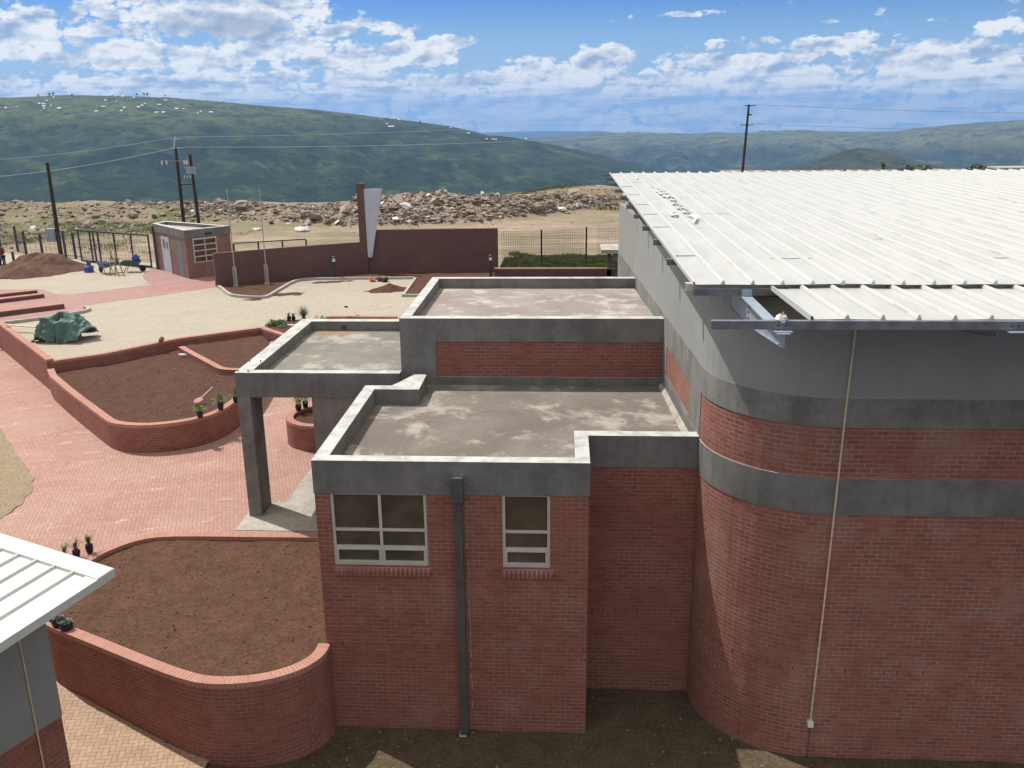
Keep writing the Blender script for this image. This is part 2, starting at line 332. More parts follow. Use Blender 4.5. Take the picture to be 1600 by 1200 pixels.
M['plank'] = simple('pale_plank', (.55, .42, .30), .8, .15, 6)
M['panel_white'] = simple('white_sign_panel', (.46, .50, .57), .55, .04, 2)
M['spark'] = simple('tin_roof', (.58, .61, .64), .5, .05, 2)
M['hut'] = simple('hut_wall', (.35, .32, .28), .9, .3, .05)
M['leaf'] = simple('green_leaves', (.12, .19, .055), .6, .45, 14)
M['leaf_grey'] = simple('grey_green_leaves', (.17, .21, .15), .7, .35, 14)
M['leaf_dark'] = simple('dark_spiky_leaves', (.085, .115, .05), .6, .4, 14)
M['grass'] = simple('verge_grass', (.085, .135, .035), .8, .45, 1.8, c2=(.16, .19, .06))
M['bark'] = simple('bark', (.09, .07, .05), .9, .3, 6)
M['crown'] = simple('tree_foliage', (.035, .055, .022), .9, .45, .6)
def rock_mat():
    m, t, b = mat('mixed_rubble_stone', .92, .15)
    g = t.new('ShaderNodeNewGeometry'); r = g.outputs['Random Per Island']
    cr = t.new('ShaderNodeValToRGB'); t.l.new(r, cr.inputs[0]); e = cr.color_ramp; e.interpolation = 'LINEAR'
    for i_, (p_, c_) in enumerate([(0, (.13, .112, .10)), (.25, (.20, .172, .15)), (.5, (.285, .24, .20)), (.75, (.26, .20, .165)), (.93, (.36, .33, .29)), (1.0, (.60, .59, .56))]):
        if i_ < 2: el_ = e.elements[i_]; el_.position = p_
        else: el_ = e.elements.new(p_)
        el_.color = (*c_, 1)
    v = t.m('ADD', .75, t.m('MULTIPLY', t.noise(g.outputs['Position'], 5, 5), .5)); t.put(b.inputs['Base Color'], t.mix(1.0, cr.outputs[0], t.comb(v, v, v), 'MULTIPLY'))
    return m
M['rock'] = rock_mat()
def glass_mat():
    m, t, b = mat('reflection_brown_glass', .06, .5); P = pos(t)
    n = t.noise(P, 1.5, 6, .6)
    t.put(b.inputs['Base Color'], t.mix(t.ramp(n, .35, .7), (.060, .050, .034), (.10, .085, .060)))  # brown base stands in for reflected ground and the dim interior
    b.inputs['IOR'].default_value = 1.52; bump(t, b, t.noise(P, .9, 2), .002, .3)
    return m
M['glass'] = glass_mat()
def mesh_mat():
    m, t, b = mat('welded_wire', .5, .4); m.blend_method = 'HASHED' if hasattr(m, 'blend_method') else None
    t.put(b.inputs['Base Color'], (.10, .105, .11, 1)); return m
M['wire'] = mesh_mat()

# ------------------------------------------------------------------ mesh builder
class MB:
    def __init__(s): s.v = []; s.f = []; s.uv = []; s.sm = []
    def face(s, pts, uv=None, smooth=False):
        i = len(s.v); s.v += [tuple(p) for p in pts]; s.f.append(tuple(range(i, i + len(pts)))); s.sm.append(smooth)
        if uv is None:
            a, b_, c = Vector(pts[0]), Vector(pts[1]), Vector(pts[2]); n = Vector((0, 0, 0))
            L = [Vector(p) for p in pts]
            for k in range(len(L)): p, q = L[k], L[(k + 1) % len(L)]; n += p.cross(q)
            if n.length > 0: n.normalize()
            if abs(n.z) > .6: uv = [(p[0], p[1]) for p in pts]
            else:
                tx = Vector((-n.y, n.x, 0)); tx.normalize()
                if abs(tx.x) > abs(tx.y):
                    if tx.x < 0: tx = -tx
                elif tx.y < 0: tx = -tx
                uv = [(Vector(p).dot(tx), p[2]) for p in pts]
        s.uv.append(uv)
    def hexa(s, b, t):   # bottom ring (ccw from above), top ring
        n = len(b)
        s.face(list(reversed(b))); s.face(t)
        for k in range(n):
            k2 = (k + 1) % n; s.face([b[k], b[k2], t[k2], t[k]])
    def box(s, x0, y0, z0, x1, y1, z1):
        s.hexa([(x0, y0, z0), (x1, y0, z0), (x1, y1, z0), (x0, y1, z0)], [(x0, y0, z1), (x1, y0, z1), (x1, y1, z1), (x0, y1, z1)])
    def obox(s, c, ax, sx, sy, z0, z1):   # box centred at c (xy), long axis ax
        ax = Vector((ax[0], ax[1])).normalized(); ay = Vector((-ax.y, ax.x)); c = Vector((c[0], c[1]))
        P = [c + ax * (a * sx / 2) + ay * (b * sy / 2) for a, b in ((-1, -1), (1, -1), (1, 1), (-1, 1))]
        s.hexa([(p.x, p.y, z0) for p in P], [(p.x, p.y, z1) for p in P])
    def prism(s, poly, z0, z1): s.hexa([(x, y, z0) for x, y in poly], [(x, y, z1) for x, y in poly])
    def beam(s, a, b, w, h=None, upv=(0, 0, 1)):
        a = Vector(a); b = Vector(b); d = (b - a).normalized(); h = h or w; upv = Vector(upv)
        if abs(d.dot(upv)) > .95: upv = Vector((1, 0, 0))
        sx = d.cross(upv).normalized(); sz = sx.cross(d).normalized()
        r = [[p + sx * (i * w / 2) + sz * (j * h / 2) for i, j in ((-1, -1), (1, -1), (1, 1), (-1, 1))] for p in (a, b)]
        s.face(r[0]); s.face(list(reversed(r[1])))
        for k in range(4): k2 = (k + 1) % 4; s.face([r[0][k2], r[0][k], r[1][k], r[1][k2]])
    def tube(s, pts, rad, n=8, caps=True):
        pts = [Vector(p) for p in pts]; rs = rad if isinstance(rad, (list, tuple)) else [rad] * len(pts); rings = []
        for i, p in enumerate(pts):
            d = (pts[min(i + 1, len(pts) - 1)] - pts[max(i - 1, 0)]).normalized()
            up_ = Vector((0, 0, 1)) if abs(d.z) < .9 else Vector((0, 1, 0))
            a = d.cross(up_).normalized(); b = a.cross(d).normalized()
            rings.append([p + (a * math.cos(2 * math.pi * k / n) + b * math.sin(2 * math.pi * k / n)) * rs[i] for k in range(n)])
        for i in range(len(pts) - 1):
            for k in range(n): k2 = (k + 1) % n; s.face([rings[i][k], rings[i][k2], rings[i + 1][k2], rings[i + 1][k]], smooth=True)
        if caps: s.face(rings[0]); s.face(list(reversed(rings[-1])))
    def build(s, name, material, parent=None, merge=False):
        me = bpy.data.meshes.new(name)
        if merge:
            idx = {}; vs = []; mp = []
            for p in s.v:
                k = (round(p[0], 4), round(p[1], 4), round(p[2], 4))
                if k not in idx: idx[k] = len(vs); vs.append(p)
                mp.append(idx[k])
            fs = [tuple(mp[i] for i in f) for f in s.f]
            ok = [len(set(f)) == len(f) for f in fs]
            me.from_pydata(vs, [], [f for f, k in zip(fs, ok) if k]); uvs = [u for u, k in zip(s.uv, ok) if k]; sms = [u for u, k in zip(s.sm, ok) if k]
        else: me.from_pydata(s.v, [], s.f); uvs = s.uv; sms = s.sm
        uvl = me.uv_layers.new(name='UVMap'); flat = []
        for u in uvs:
            for q in u: flat += [q[0], q[1]]
        uvl.data.foreach_set('uv', flat)
        me.polygons.foreach_set('use_smooth', sms)
        me.materials.append(material)
        o = bpy.data.objects.new(name, me); col.objects.link(o)
        if parent: o.parent = parent; o.matrix_parent_inverse = Matrix.Translation(parent.location).inverted() if parent.type == 'EMPTY' else Matrix.Translation(parent.matrix_world.translation).inverted()
        return o
def thing(name, label, cat, loc=(0, 0, 0), group=None):
    o = bpy.data.objects.new(name, None); col.objects.link(o); o.location = loc; o.empty_display_size = .3
    o['label'] = label; o['category'] = cat
    if group: o['group'] = group
    return o
def tag(o, label, cat, group=None):
    o['label'] = label; o['category'] = cat
    if group: o['group'] = group
    return o
def kind(o, k='structure', label=None):
    o['kind'] = k
    if label: o['label'] = label
    return o
def sub(o, parent):
    """make o a sub-part of the mesh part parent (all part meshes sit in world coordinates under an empty)"""
    o.parent = parent; o.matrix_parent_inverse = Matrix.Identity(4); return o
def P_(mb, name, m, root): return mb.build(name, M[m], root)
def SP(mb, name, m, part):   # sub-part: same local frame as its part
    o = mb.build(name, M[m]); o.parent = part; return o

def offset(path, t_, closed=False):
    out = []; n = len(path)
    for i in range(n):
        p = Vector(path[i])
        a = Vector(path[i - 1]) if (i > 0 or closed) else None; b = Vector(path[(i + 1) % n]) if (i < n - 1 or closed) else None
        d1 = (p - a).normalized() if a is not None else None; d2 = (b - p).normalized() if b is not None else None
        if d1 is None: d1 = d2
        if d2 is None: d2 = d1
        n1 = Vector((-d1.y, d1.x)); n2 = Vector((-d2.y, d2.x)); nn = (n1 + n2)
        nn = nn.normalized() if nn.length > 1e-6 else n1
        c = max(.35, nn.dot(n1)); out.append(tuple(p + nn * (t_ / c)))
    return out
def strip(mb, path, t_, z0, z1, closed=False, out=0.0, top=True, bottom=False, u0=0.0, ends=True):
    """wall following path, thickness t_ to the left of travel; out pushes the outer face to the right"""
    A = offset(path, -out, closed) if out else list(path); B = offset(path, t_, closed); n = len(A)
    z0f = z0 if callable(z0) else (lambda i: z0); z1f = z1 if callable(z1) else (lambda i: z1)
    u = [u0]
    for i in range(1, n + (1 if closed else 0)): u.append(u[-1] + (Vector(path[i % n]) - Vector(path[i - 1])).length)
    for i in range(n if closed else n - 1):
        j = (i + 1) % n; a0, a1, b0, b1 = z0f(i), z1f(i), z0f(j), z1f(j); ua, ub = u[i], u[i + 1]
        q = lambda p, z: (p[0], p[1], z)
        mb.face([q(A[i], a0), q(A[j], b0), q(A[j], b1), q(A[i], a1)], [(ua, a0), (ub, b0), (ub, b1), (ua, a1)])
        mb.face([q(B[j], b0), q(B[i], a0), q(B[i], a1), q(B[j], b1)], [(ub, b0), (ua, a0), (ua, a1), (ub, b1)])
        if top: mb.face([q(A[i], a1), q(A[j], b1), q(B[j], b1), q(B[i], a1)], [(ua, .05), (ub, .05), (ub, .05 + abs(t_)), (ua, .05 + abs(t_))])
        if bottom: mb.face([q(A[j], b0), q(A[i], a0), q(B[i], a0), q(B[j], b0)], [(ub, .05), (ua, .05), (ua, .3), (ub, .3)])
    if ends and not closed:
        for i, fl in ((0, 1), (n - 1, 0)):
            a, b = (B[i], A[i]) if fl else (A[i], B[i]); z_0, z_1 = z0f(i), z1f(i)
            mb.face([(a[0], a[1], z_0), (b[0], b[1], z_0), (b[0], b[1], z_1), (a[0], a[1], z_1)], [(0, z_0), (abs(t_), z_0), (abs(t_), z_1), (0, z_1)])
def smooth_path(pts, it=2):
    for _ in range(it):
        o = [pts[0]]
        for i in range(len(pts) - 1):
            a, b = pts[i], pts[i + 1]; o += [(a[0] * .75 + b[0] * .25, a[1] * .75 + b[1] * .25), (a[0] * .25 + b[0] * .75, a[1] * .25 + b[1] * .75)]
        o.append(pts[-1]); pts = o
    return pts
def sheet(poly, z): mb = MB(); mb.face([(x, y, z) for x, y in poly]); return mb
def in_poly(x, y, poly):
    c = False; n = len(poly)
    for i in range(n):
        x1, y1 = poly[i]; x2, y2 = poly[i - 1]
        if (y1 > y) != (y2 > y) and x < (x2 - x1) * (y - y1) / (y2 - y1) + x1: c = not c
    return c
def grid(x0, x1, y0, y1, st, zf, keep=None, smooth=True):
    mb = MB(); nx = int((x1 - x0) / st) + 1; ny = int((y1 - y0) / st) + 1
    Z = [[zf(x0 + i * st, y0 + j * st) for j in range(ny)] for i in range(nx)]
    for i in range(nx - 1):
        for j in range(ny - 1):
            x, y = x0 + i * st, y0 + j * st
            if keep and not keep(x + st / 2, y + st / 2): continue
            mb.face([(x, y, Z[i][j]), (x + st, y, Z[i + 1][j]), (x + st, y + st, Z[i + 1][j + 1]), (x, y + st, Z[i][j + 1])], smooth=smooth)
    return mb
def fill(poly, st, zf, jag=0.0):
    """triangulated bumpy surface that follows the polygon's edge exactly"""
    from mathutils.geometry import delaunay_2d_cdt
    n = len(poly); pts = []; edges = []
    for i in range(n):
        a = Vector(poly[i]); b = Vector(poly[(i + 1) % n]); k = max(1, int((b - a).length / st))
        for q in range(k): pts.append(a.lerp(b, q / k))
    m_ = len(pts); edges = [(i, (i + 1) % m_) for i in range(m_)]
    xs = [p[0] for p in poly]; ys = [p[1] for p in poly]; x = min(xs)
    while x < max(xs):
        y = min(ys)
        while y < max(ys):
            px, py = x + random.uniform(-.3, .3) * st, y + random.uniform(-.3, .3) * st
            if in_poly(px, py, poly): pts.append(Vector((px, py)))
            y += st
        x += st
    vs, es, fs, *_ = delaunay_2d_cdt(pts, edges, [list(range(m_))], 1, 1e-5)
    mb = MB()
    for f in fs:
        p = [(vs[i].x, vs[i].y, zf(vs[i].x, vs[i].y)) for i in f]; mb.face(p, smooth=True)
    return mb
def nz(x, y, s, seed=0.0): return noise.noise(Vector((x * s, y * s, seed)))
def fbm(x, y, s, o=4, seed=0.0): return noise.fractal(Vector((x * s, y * s, seed)), 1.0, 2.0, o)
G = 1.87; YD = 2.9; H = 5.71

# ================================================================== GROUND
LOWX = 60
def court_z(x, y):
    return .02 * fbm(x, y, 1.3, 4) + (.085 * max(0, -x - .3) if y < 3 else 0)
court = grid(-2.6, 14, -6.2, 2.2, .12, court_z).build('court_ground', M['court'], merge=True); kind(court)
m_ = MB(); m_.face([(-60, -70, -.05), (LOWX, -70, -.05), (LOWX, 33.2, -.05), (-60, 33.2, -.05)])
kind(m_.build('lower_ground', M['court']))
def path_z(x, y):
    lo = .2 + .085 * max(0, -x - 1.8); lo = min(lo, 1.3); k = min(1, max(0, (y - .4) / 2.6)); k = k * k * (3 - 2 * k)
    return lo * (1 - k) + 1.866 * k
NPI = [(0, 4.6), (-4.72, 4.58), (-5.48, 4.45), (-5.88, 4.2), (-6.15, 3.85), (-6.40, 3.4), (-6.52, 2.7), (-6.52, 1.9), (-6.35, 1.15), (-6.05, .70), (-5.70, .42), (-5.24, .24), (-2.93, -.9), (-1.9, -1.25), (-1.0, -1.18), (0, -.5)]
def path_keep(x, y): return not in_poly(x, y, NPI) and x < -1.75 + .25 * nz(x, y, 1.1, 4) - .12 * (y + 3)
kind(grid(-22, -1.2, -12, 3.4, .2, path_z, path_keep).build('lower_path', M['pave_low'], merge=True))
kind(sheet([(-45, 3.0), (-6.58, 3.0), (-6.4, 3.6), (-6.0, 4.2), (-5.4, 4.5), (.6, 4.5), (.6, 12), (7.2, 12), (7.2, 33), (-45, 33)], G).build('paved_forecourt', M['pave_red']))
# bare sandy verge at the left of the forecourt
dp = [(-22, 14), (-14.06, 12.02), (-12.75, 10.47), (-11.34, 8.91), (-10.53, 7.96), (-10.06, 7.07), (-9.86, 6.23), (-9.83, 5.70), (-9.9, 5.2), (-10.4, 4.6), (-22, 4.6)]
dpj = []
for (a, b) in zip(dp, dp[1:] + dp[:1]):
    for q in range(5):
        x = a[0] + (b[0] - a[0]) * q / 5; y = a[1] + (b[1] - a[1]) * q / 5; dpj.append((x + .10 * nz(x, y, 3.1), y + .10 * nz(x, y, 3.3, 5)))
kind(fill(dpj, .35, lambda x, y: G + .012 + .025 * abs(fbm(x, y, 1.5))).build('sandy_verge', M['patch']))
# yard: pale cement pavers
TWI = [(-45, 49.8), (-20.54, 22.76), (-18.76, 20.83), (-14.75, 16.5)]
yard = [(-45, 50.3), (-20.9, 23.2), (-14.72, 16.42), (-13.07, 17.45), (-11.16, 19.9), (-8.39, 21.85), (-7.92, 21.4), (-7.0, 20.6), (7.3, 20.6), (7.3, 34.7), (.8, 34.7), (-3, 37.5), (-16, 37.5), (-19.8, 39.5), (-31, 42.5), (-45, 52)]
kind(sheet(yard, YD).build('yard_paving', M['pave_pale']))
red = [(-27, 30.6), (-25.70, 30.98), (-24.07, 31.0), (-23.82, 31.2), (-23.31, 31.1), (-21.56, 29.5), (-20.50, 30.12), (-18.66, 31.84), (-17.86, 32.49), (-18.6, 33.1), (-19.3, 34.2), (-19.7, 35.2), (-20.15, 36.4), (-20.4, 37.8),
       (-19.2, 38.4), (-14.2, 36.0), (-14.1, 31.75), (-15.94, 29.62), (-17.09, 28.51), (-17.9, 27.9), (-18.5, 27.2), (-18.7, 26.7), (-18.5, 26.25), (-18.05, 25.75), (-18.0, 25.3), (-18.58, 24.35), (-20.09, 22.85), (-21.10, 23.7), (-30, 33.6)]
kind(sheet(red, YD + .006).build('red_paving', M['pave_far']))
def road(x, y): return YD - .06 + .05 * fbm(x, y, .2)
RUB = [(-60, 66), (-46, 64.5), (-34, 64), (-18, 60), (-11.9, 58), (-7.7, 57.6), (-1.8, 60.5), (5.7, 69), (9.4, 73), (14, 77), (40, 88)]
def rub_y(x):
    for (a, b), (c, d) in zip(RUB, RUB[1:]):
        if a <= x <= c: return b + (d - b) * (x - a) / (c - a)
    return RUB[0][1] if x < RUB[0][0] else RUB[-1][1]
def ridge(x, y):
    d = y - rub_y(x) - 1.2 * nz(x, y, .2, 9); 
    w_ = 5.5 if x < -14 else 7.5
    pk = 1.15 if x < -14 else 1.9
    if x > -5: pk = 1.9 - .75 * min(1, (x + 5) / 9); w_ = 5
    if x > 8: pk *= max(0, min(1, (14 - x) / 5))
    if d < 0: return 0
    k = math.sin(min(1, d / w_) * math.pi / 2) if d < w_ else max(0, 1 - (d - w_) / 14) ** 2 * 1.0
    return pk * k * (1 + .30 * nz(x, y, .22, 3) + .18 * nz(x, y, .7, 4))
def ground_z(x, y):
    z = road(x, y) if y > 40 else YD - .06
    z += ridge(x, y)
    k = min(1, max(0, (x + 6) / 10)) * max(0, min(1, (16 - x) / 6)); q_ = max(0, min(1, (y - rub_y(x) - 3) / 9)); z += k * 1.15 * q_ * q_ * (3 - 2 * q_)
    if y > 40: z += .10 * fbm(x, y, .5, 4, 2)
    e = 83 + 3 * nz(x, 0, .08, 7) + min(45, max(0, x - 14) * 3) - .1 * max(0, -x)
    if y > e: z -= (y - e) ** 1.25 * .28
    return z
near = grid(-130, 150, 36, 190, 1.0, ground_z); kind(near.build('ground', M['dirt'], merge=True))
# valley floor: one sheet out to the horizon
def valley():
    mb = MB(); n = 96; rs = [150, 400, 1000, 2500, 6000, 12000, 17000]
    zs = [-40, -150, -300, -345, -355, -360, -420]
    for i in range(len(rs) - 1):
        for k in range(n):
            a, b = 2 * math.pi * k / n, 2 * math.pi * (k + 1) / n
            p = lambda r, t_, z: (r * math.sin(t_), 30 + r * math.cos(t_), z)
            mb.face([p(rs[i], a, zs[i]), p(rs[i], b, zs[i]), p(rs[i + 1], b, zs[i + 1]), p(rs[i + 1], a, zs[i + 1])][::-1], smooth=True)
    return mb
kind(valley().build('valley', M['hill_h']))
m_ = MB(); m_.face([(-130, -90, -.4), (150, -90, -.4), (150, 40, -.4), (-130, 40, -.4)]); kind(m_.build('terrain_base', M['dirt']))
# slopes that close the near plateau round its sides
m_ = MB()
for a, b in (((-130, 190), (-130, -90)), ((-130, -90), (150, -90)), ((150, -90), (150, 190))):
    da = Vector((a[0] * 1.5, a[1] * 1.5)); db = Vector((b[0] * 1.5, b[1] * 1.5))
    m_.face([(a[0], a[1], 2.7), (b[0], b[1], 2.7), (db.x, db.y, -70), (da.x, da.y, -70)])
kind(m_.build('plateau_slope', M['hill_h']))

# ------------------------------------------------------------------ hills
HL = [(-2539,2532,14),(-2255,2788,51),(-2048,2943,69),(-1892,3045,79),(-1810,3095,83),(-1723,3143,87),(-1634,3191,86),(-1541,3237,84),(-1444,3281,79),(-1345,3323,72),(-1242,3362,62),(-1136,3400,50),(-1026,3434,40),(-914,3466,30),(-799,3494,15),(-682,3519,-1),(-563,3540,-16),(-441,3557,-34),(-344,3568,-55),(-295,3573,-70),(-195,3580,-80),(-121,3583,-93),(-34,3585,-111),(53,3585,-128),(116,3583,-143),(215,3579,-173),(314,3572,-205),(450,3557,-253),(670,3523,-337)]
HM = [(-1237,7382,-269),(-620,7459,-233),(-257,7481,-202),(-50,7485,-184),(105,7484,-170),(361,7477,-148),(616,7460,-155),(918,7429,-167),(1115,7402,-163),(1358,7362,-160),(1595,7314,-152),(1826,7260,-143),(2052,7200,-149),(2229,7148,-159),(2483,7064,-151),(2645,7005,-124),(2803,6943,-111),(3032,6847,-94),(3249,6747,-78),(3589,6573,-64),(4187,6210,-68),(4899,5668,-94)]
HF = [(-3062,15689,-338),(-1982,15861,-320),(-1214,15939,-308),(-883,15960,-301),(-332,15982,-297),(711,15970,-307),(875,15961,-340),(1846,15879,-369),(2894,15722,-386),(4379,15375,-402),(7684,14022,-401)]
HH = [(612,2923,-188),(687,2906,-174),(778,2884,-148),(847,2864,-115),(907,2846,-102),(968,2826,-111),(1055,2795,-146),(1138,2763,-165),(1321,2681,-177)]
def hill(name, crest, prof, m, nx=260, nt=90, gul=14.0, gs=.004, back=.25, zb=-360, crestn=2.0, seed=1.0):
    """prof: list of (distance fraction of crest, height fraction 0 base..1 crest)"""
    seg = [0]
    for a, b in zip(crest, crest[1:]): seg.append(seg[-1] + math.dist(a[:2], b[:2]))
    def at(s):
        for i in range(len(seg) - 1):
            if s <= seg[i + 1] or i == len(seg) - 2:
                k = (s - seg[i]) / (seg[i + 1] - seg[i]); a, b = crest[i], crest[i + 1]; return [a[j] + (b[j] - a[j]) * k for j in range(3)]
    ks = [i / nt for i in range(nt + 1)]
    def pf(k):
        fr = prof[0][0] + (1 + back - prof[0][0]) * k
        if fr >= 1: return fr, 1 - ((fr - 1) / back) ** 1.5 * .35
        for (a, b), (c, d) in zip(prof, prof[1:]):
            if a <= fr <= c: q = (fr - a) / (c - a); return fr, b + (d - b) * q
        return fr, 1
    rows = []
    for i in range(nx + 1):
        x, y, z = at(seg[-1] * i / nx); r = []
        for k in ks:
            fr, h = pf(k); px, py = x * fr, y * fr
            env = max(0, min(1, h * (1 - h) * 4 + (.12 if fr < 1 else 0)))
            w1 = noise.ridged_multi_fractal(Vector((px * gs, py * gs * .55, seed)), 1.0, 2.1, 4, 1.0, 2.0)
            w2 = noise.fractal(Vector((px * gs * 4, py * gs * 4, seed + 3)), 1.0, 2.0, 4)
            zz = zb + (z - zb) * h + env * ((w1 - 1.0) * gul + w2 * gul * .35) + (w2 * crestn * .35 if fr <= 1.001 and h > .9 else 0)
            r.append((px, py, zz))
        rows.append(r)
    mb = MB()
    for i in range(nx):
        for j in range(nt): mb.face([rows[i][j], rows[i + 1][j], rows[i + 1][j + 1], rows[i][j + 1]], smooth=True)
    return kind(mb.build(name, m, merge=True)), rows
_, HLR = hill('hills', HL, [(.40, 0), (.56, .33), (.66, .50), (.74, .66), (.80, .74), (.90, .88), (1, 1)], M['hill_l'], 300, 110, 34, .0028, .25, -330, 4)
hill('hills', HM, [(.50, 0), (.60, .22), (.70, .50), (.76, .80), (.84, .90), (1, 1)], M['hill_m'], 320, 110, 75, .0016, .2, -385, 3, 5.0)
hill('hills', HF, [(.75, 0), (.92, .6), (.96, .92), (1, 1)], M['hill_f'], 120, 30, 20, .0006, .1, -500, 2, 8.0)
hill('hills', HH, [(.72, 0), (.86, .6), (.95, .93), (1, 1)], M['hill_h'], 90, 40, 10, .005, .3, -330, 3, 11.0)
def hill_point(ax, frac_z):
    """point on the left hill: nearest crest column to azimuth tan ax, where height is frac below the crest"""
    best = min(HLR, key=lambda r: abs((r[85][0] - 4.5) / (r[85][1] + 14.9) - ax)); 
    return min((p for p in best if math.hypot(p[0], p[1]) < 3700), key=lambda p: abs((p[2] - 11.7) / math.hypot(p[0] - 4.5, p[1] + 14.9) - frac_z))
HOUSES = [(-0.6134, 0.0084, 0), (-0.6036, 0.01, 0), (-0.5734, 0.0119, 1), (-0.5707, 0.0107, 2), (-0.5697, 0.008, 0), (-0.5599, 0.0178, 0), (-0.556, 0.0075, 2), (-0.562, 0.0103, 1), (-0.569, 0.0156, 0), (-0.574, 0.0123, 0), (-0.5044, 0.0085, 2), (-0.5145, 0.0046, 2), (-0.5018, 0.0154, 2), (-0.4968, 0.0198, 0), (-0.4924, 0.0201, 0), (-0.4876, 0.0188, 0), (-0.479, 0.0189, 2), (-0.4699, 0.0173, 0), (-0.487, 0.0135, 0), (-0.4791, 0.0089, 0), (-0.4854, 0.0057, 0), (-0.4655, 0.0082, 1), (-0.4564, 0.0118, 0), (-0.4611, 0.0091, 1), (-0.4429, 0.0107, 2), (-0.4353, 0.0143, 2), (-0.4389, 0.0034, 2), (-0.4462, 0.0029, 2), (-0.422, 0.0069, 2), (-0.4149, 0.0062, 0), (-0.4164, 0.0165, 1), (-0.4005, 0.0015, 0), (-0.3973, 0.0037, 0), (-0.3853, 0.0148, 0), (-0.3846, 0.003, 2), (-0.3711, 0.015, 0), (-0.2989, 0.0076, 1), (-0.2186, -0.0006, 2), (-0.1911, -0.0107, 1), (-0.1878, -0.0134, 2), (-0.1843, -0.0134, 2), (-0.1824, -0.0049, 1), (-0.1769, -0.0063, 2), (-0.1207, -0.0148, 0), (-0.1021, -0.0217, 1), (-0.0814, -0.0273, 0), (-0.0758, -0.0273, 1), (-0.0737, -0.0287, 0), (-0.0418, -0.0277, 1)]
hut = None
for i, (ax, ez, ln) in enumerate(HOUSES):
    p = hill_point(ax, ez)
    mb = MB(); L_, W_ = 5 + 3 * ln, 5; h_ = 2.2
    if hut is None: pass
    zone = 'in the leftmost cluster of houses' if ax < -.55 else ('below the group of ridge trees' if ax < -.45 else ('right of the ridge trees' if ax < -.36 else ('where the ridge begins to drop' if ax < -.2 else 'on the descending ridge right of the pylon')))
    r = thing('hill_house', 'tiny white-roofed house on the far green hill, ' + zone, 'house', (0, 0, 0), 'white houses on the far hill ' + zone)
    mb.box(-L_ / 2, -W_ / 2, -2, L_ / 2, W_ / 2, h_); P_(mb, 'wall', 'hut', r)
    mr = MB(); e = .6
    a = [(-L_ / 2 - e, -W_ / 2 - e, h_ + .02), (L_ / 2 + e, -W_ / 2 - e, h_ + .02), (L_ / 2 + e, W_ / 2 + e, h_ + .02), (-L_ / 2 - e, W_ / 2 + e, h_ + .02)]; t0, t1 = (-L_ / 2 - e, 0, h_ + 2.4), (L_ / 2 + e, 0, h_ + 2.4)
    mr.face([a[0], a[1], t1, t0]); mr.face([a[2], a[3], t0, t1]); mr.face([a[1], a[2], t1]); mr.face([a[3], a[0], t0]); mr.face(a[::-1])
    P_(mr, 'roof', 'spark', r)
    r.location = (p[0], p[1], p[2] + 1.0); r.rotation_euler.z = random.uniform(-.6, .6)
def far_tree(loc, h_, label, group=None, wide=.95, n=420):
    r = thing('ridge_tree', label, 'tree', (0, 0, 0), group)
    mb = MB(); mb.tube([(0, 0, -1), (0, 0, h_ * .3), (h_ * .03, 0, h_ * .6)], [h_ * .05, h_ * .04, h_ * .02], 6); P_(mb, 'trunk', 'bark', r)
    mc = MB(); cl = [(random.uniform(-.3, .3) * wide * h_, random.uniform(-.3, .3) * wide * h_, h_ * random.uniform(.45, .9), h_ * random.uniform(.14, .24)) for _ in range(9)]
    for _ in range(n):
        c = random.choice(cl); d = Vector((random.gauss(0, 1), random.gauss(0, 1), random.gauss(0, .8))).normalized() * c[3] * random.uniform(.5, 1)
        q = Vector(c[:3]) + d; s_ = h_ * .075
        mc.face([q + Vector((random.uniform(-s_, s_), random.uniform(-s_, s_), random.uniform(-s_, s_))) for _ in range(3)])
    P_(mc, 'crown', 'crown', r); r.location = loc; return r
for ax, ez, h_, lb in [(-0.4644, 0.0206, 16, 'leftmost of three trees close together on the far ridge'), (-0.458, 0.0206, 18, 'middle of three trees close together on the far ridge'), (-0.4522, 0.0209, 20, 'rightmost and largest of three trees close together on the far ridge'), (-0.4353, 0.0193, 12, 'small pointed tree alone on the far ridge'), (-0.5763, 0.0191, 14, 'tree on the far ridge near the left edge'), (-0.5653, 0.0197, 16, 'tree on the far ridge above the left cluster of houses'), (-0.558, 0.02, 18, 'broad tree on the far ridge right of the left cluster of houses'), (-0.54, 0.0196, 14, 'low tree on the far ridge between house clusters'), (-0.1909, -0.0068, 14, 'tree by the lower houses on the ridge above the pylon'), (-0.1861, -0.0082, 12, 'small tree by the lower houses on the ridge above the pylon'), (-0.1554, -0.0098, 14, 'tree on the descending ridge right of the pylon'), (-0.1249, -0.0148, 12, 'small tree where the ridge drops to the right')]:
    p = hill_point(ax, ez); far_tree((p[0], p[1], p[2]), h_ * .75, lb, 'trees on the far ridge')

# ================================================================== HALL
hall = thing('hall', 'large hall with white ribbed metal roof, curved brick corner and grey plaster bands', 'building', (9, 8, 0))
def wx(y): return 7.25 - .05 * y
cur = [(wx(16.05), 16.05), (wx(6.0), 6.0), (wx(1.62), 1.62)]
for k in range(0, 13):
    a = math.radians(180 + 90 * k / 12); cur.append((9.3 + 2.12 * math.cos(a), 1.45 + 1.95 * math.sin(a)))
front = cur + [(12, -.5), (20, -.5), (42, -.5)]
loop = front + [(42, 26), (6.45, 26) if False else (42, 16.05)]
T_ = .26
mb = MB(); strip(mb, front, T_, -.3, 5.0); P_(mb, 'brick_wall', 'brick', hall)
mb = MB(); strip(mb, front, T_ - .02, 5.0, 5.672, out=.014); P_(mb, 'plaster_band', 'plaster', hall)
mb = MB(); strip(mb, front[1:], T_, 5.672, 6.60); P_(mb, 'brick_wall', 'brick', hall)
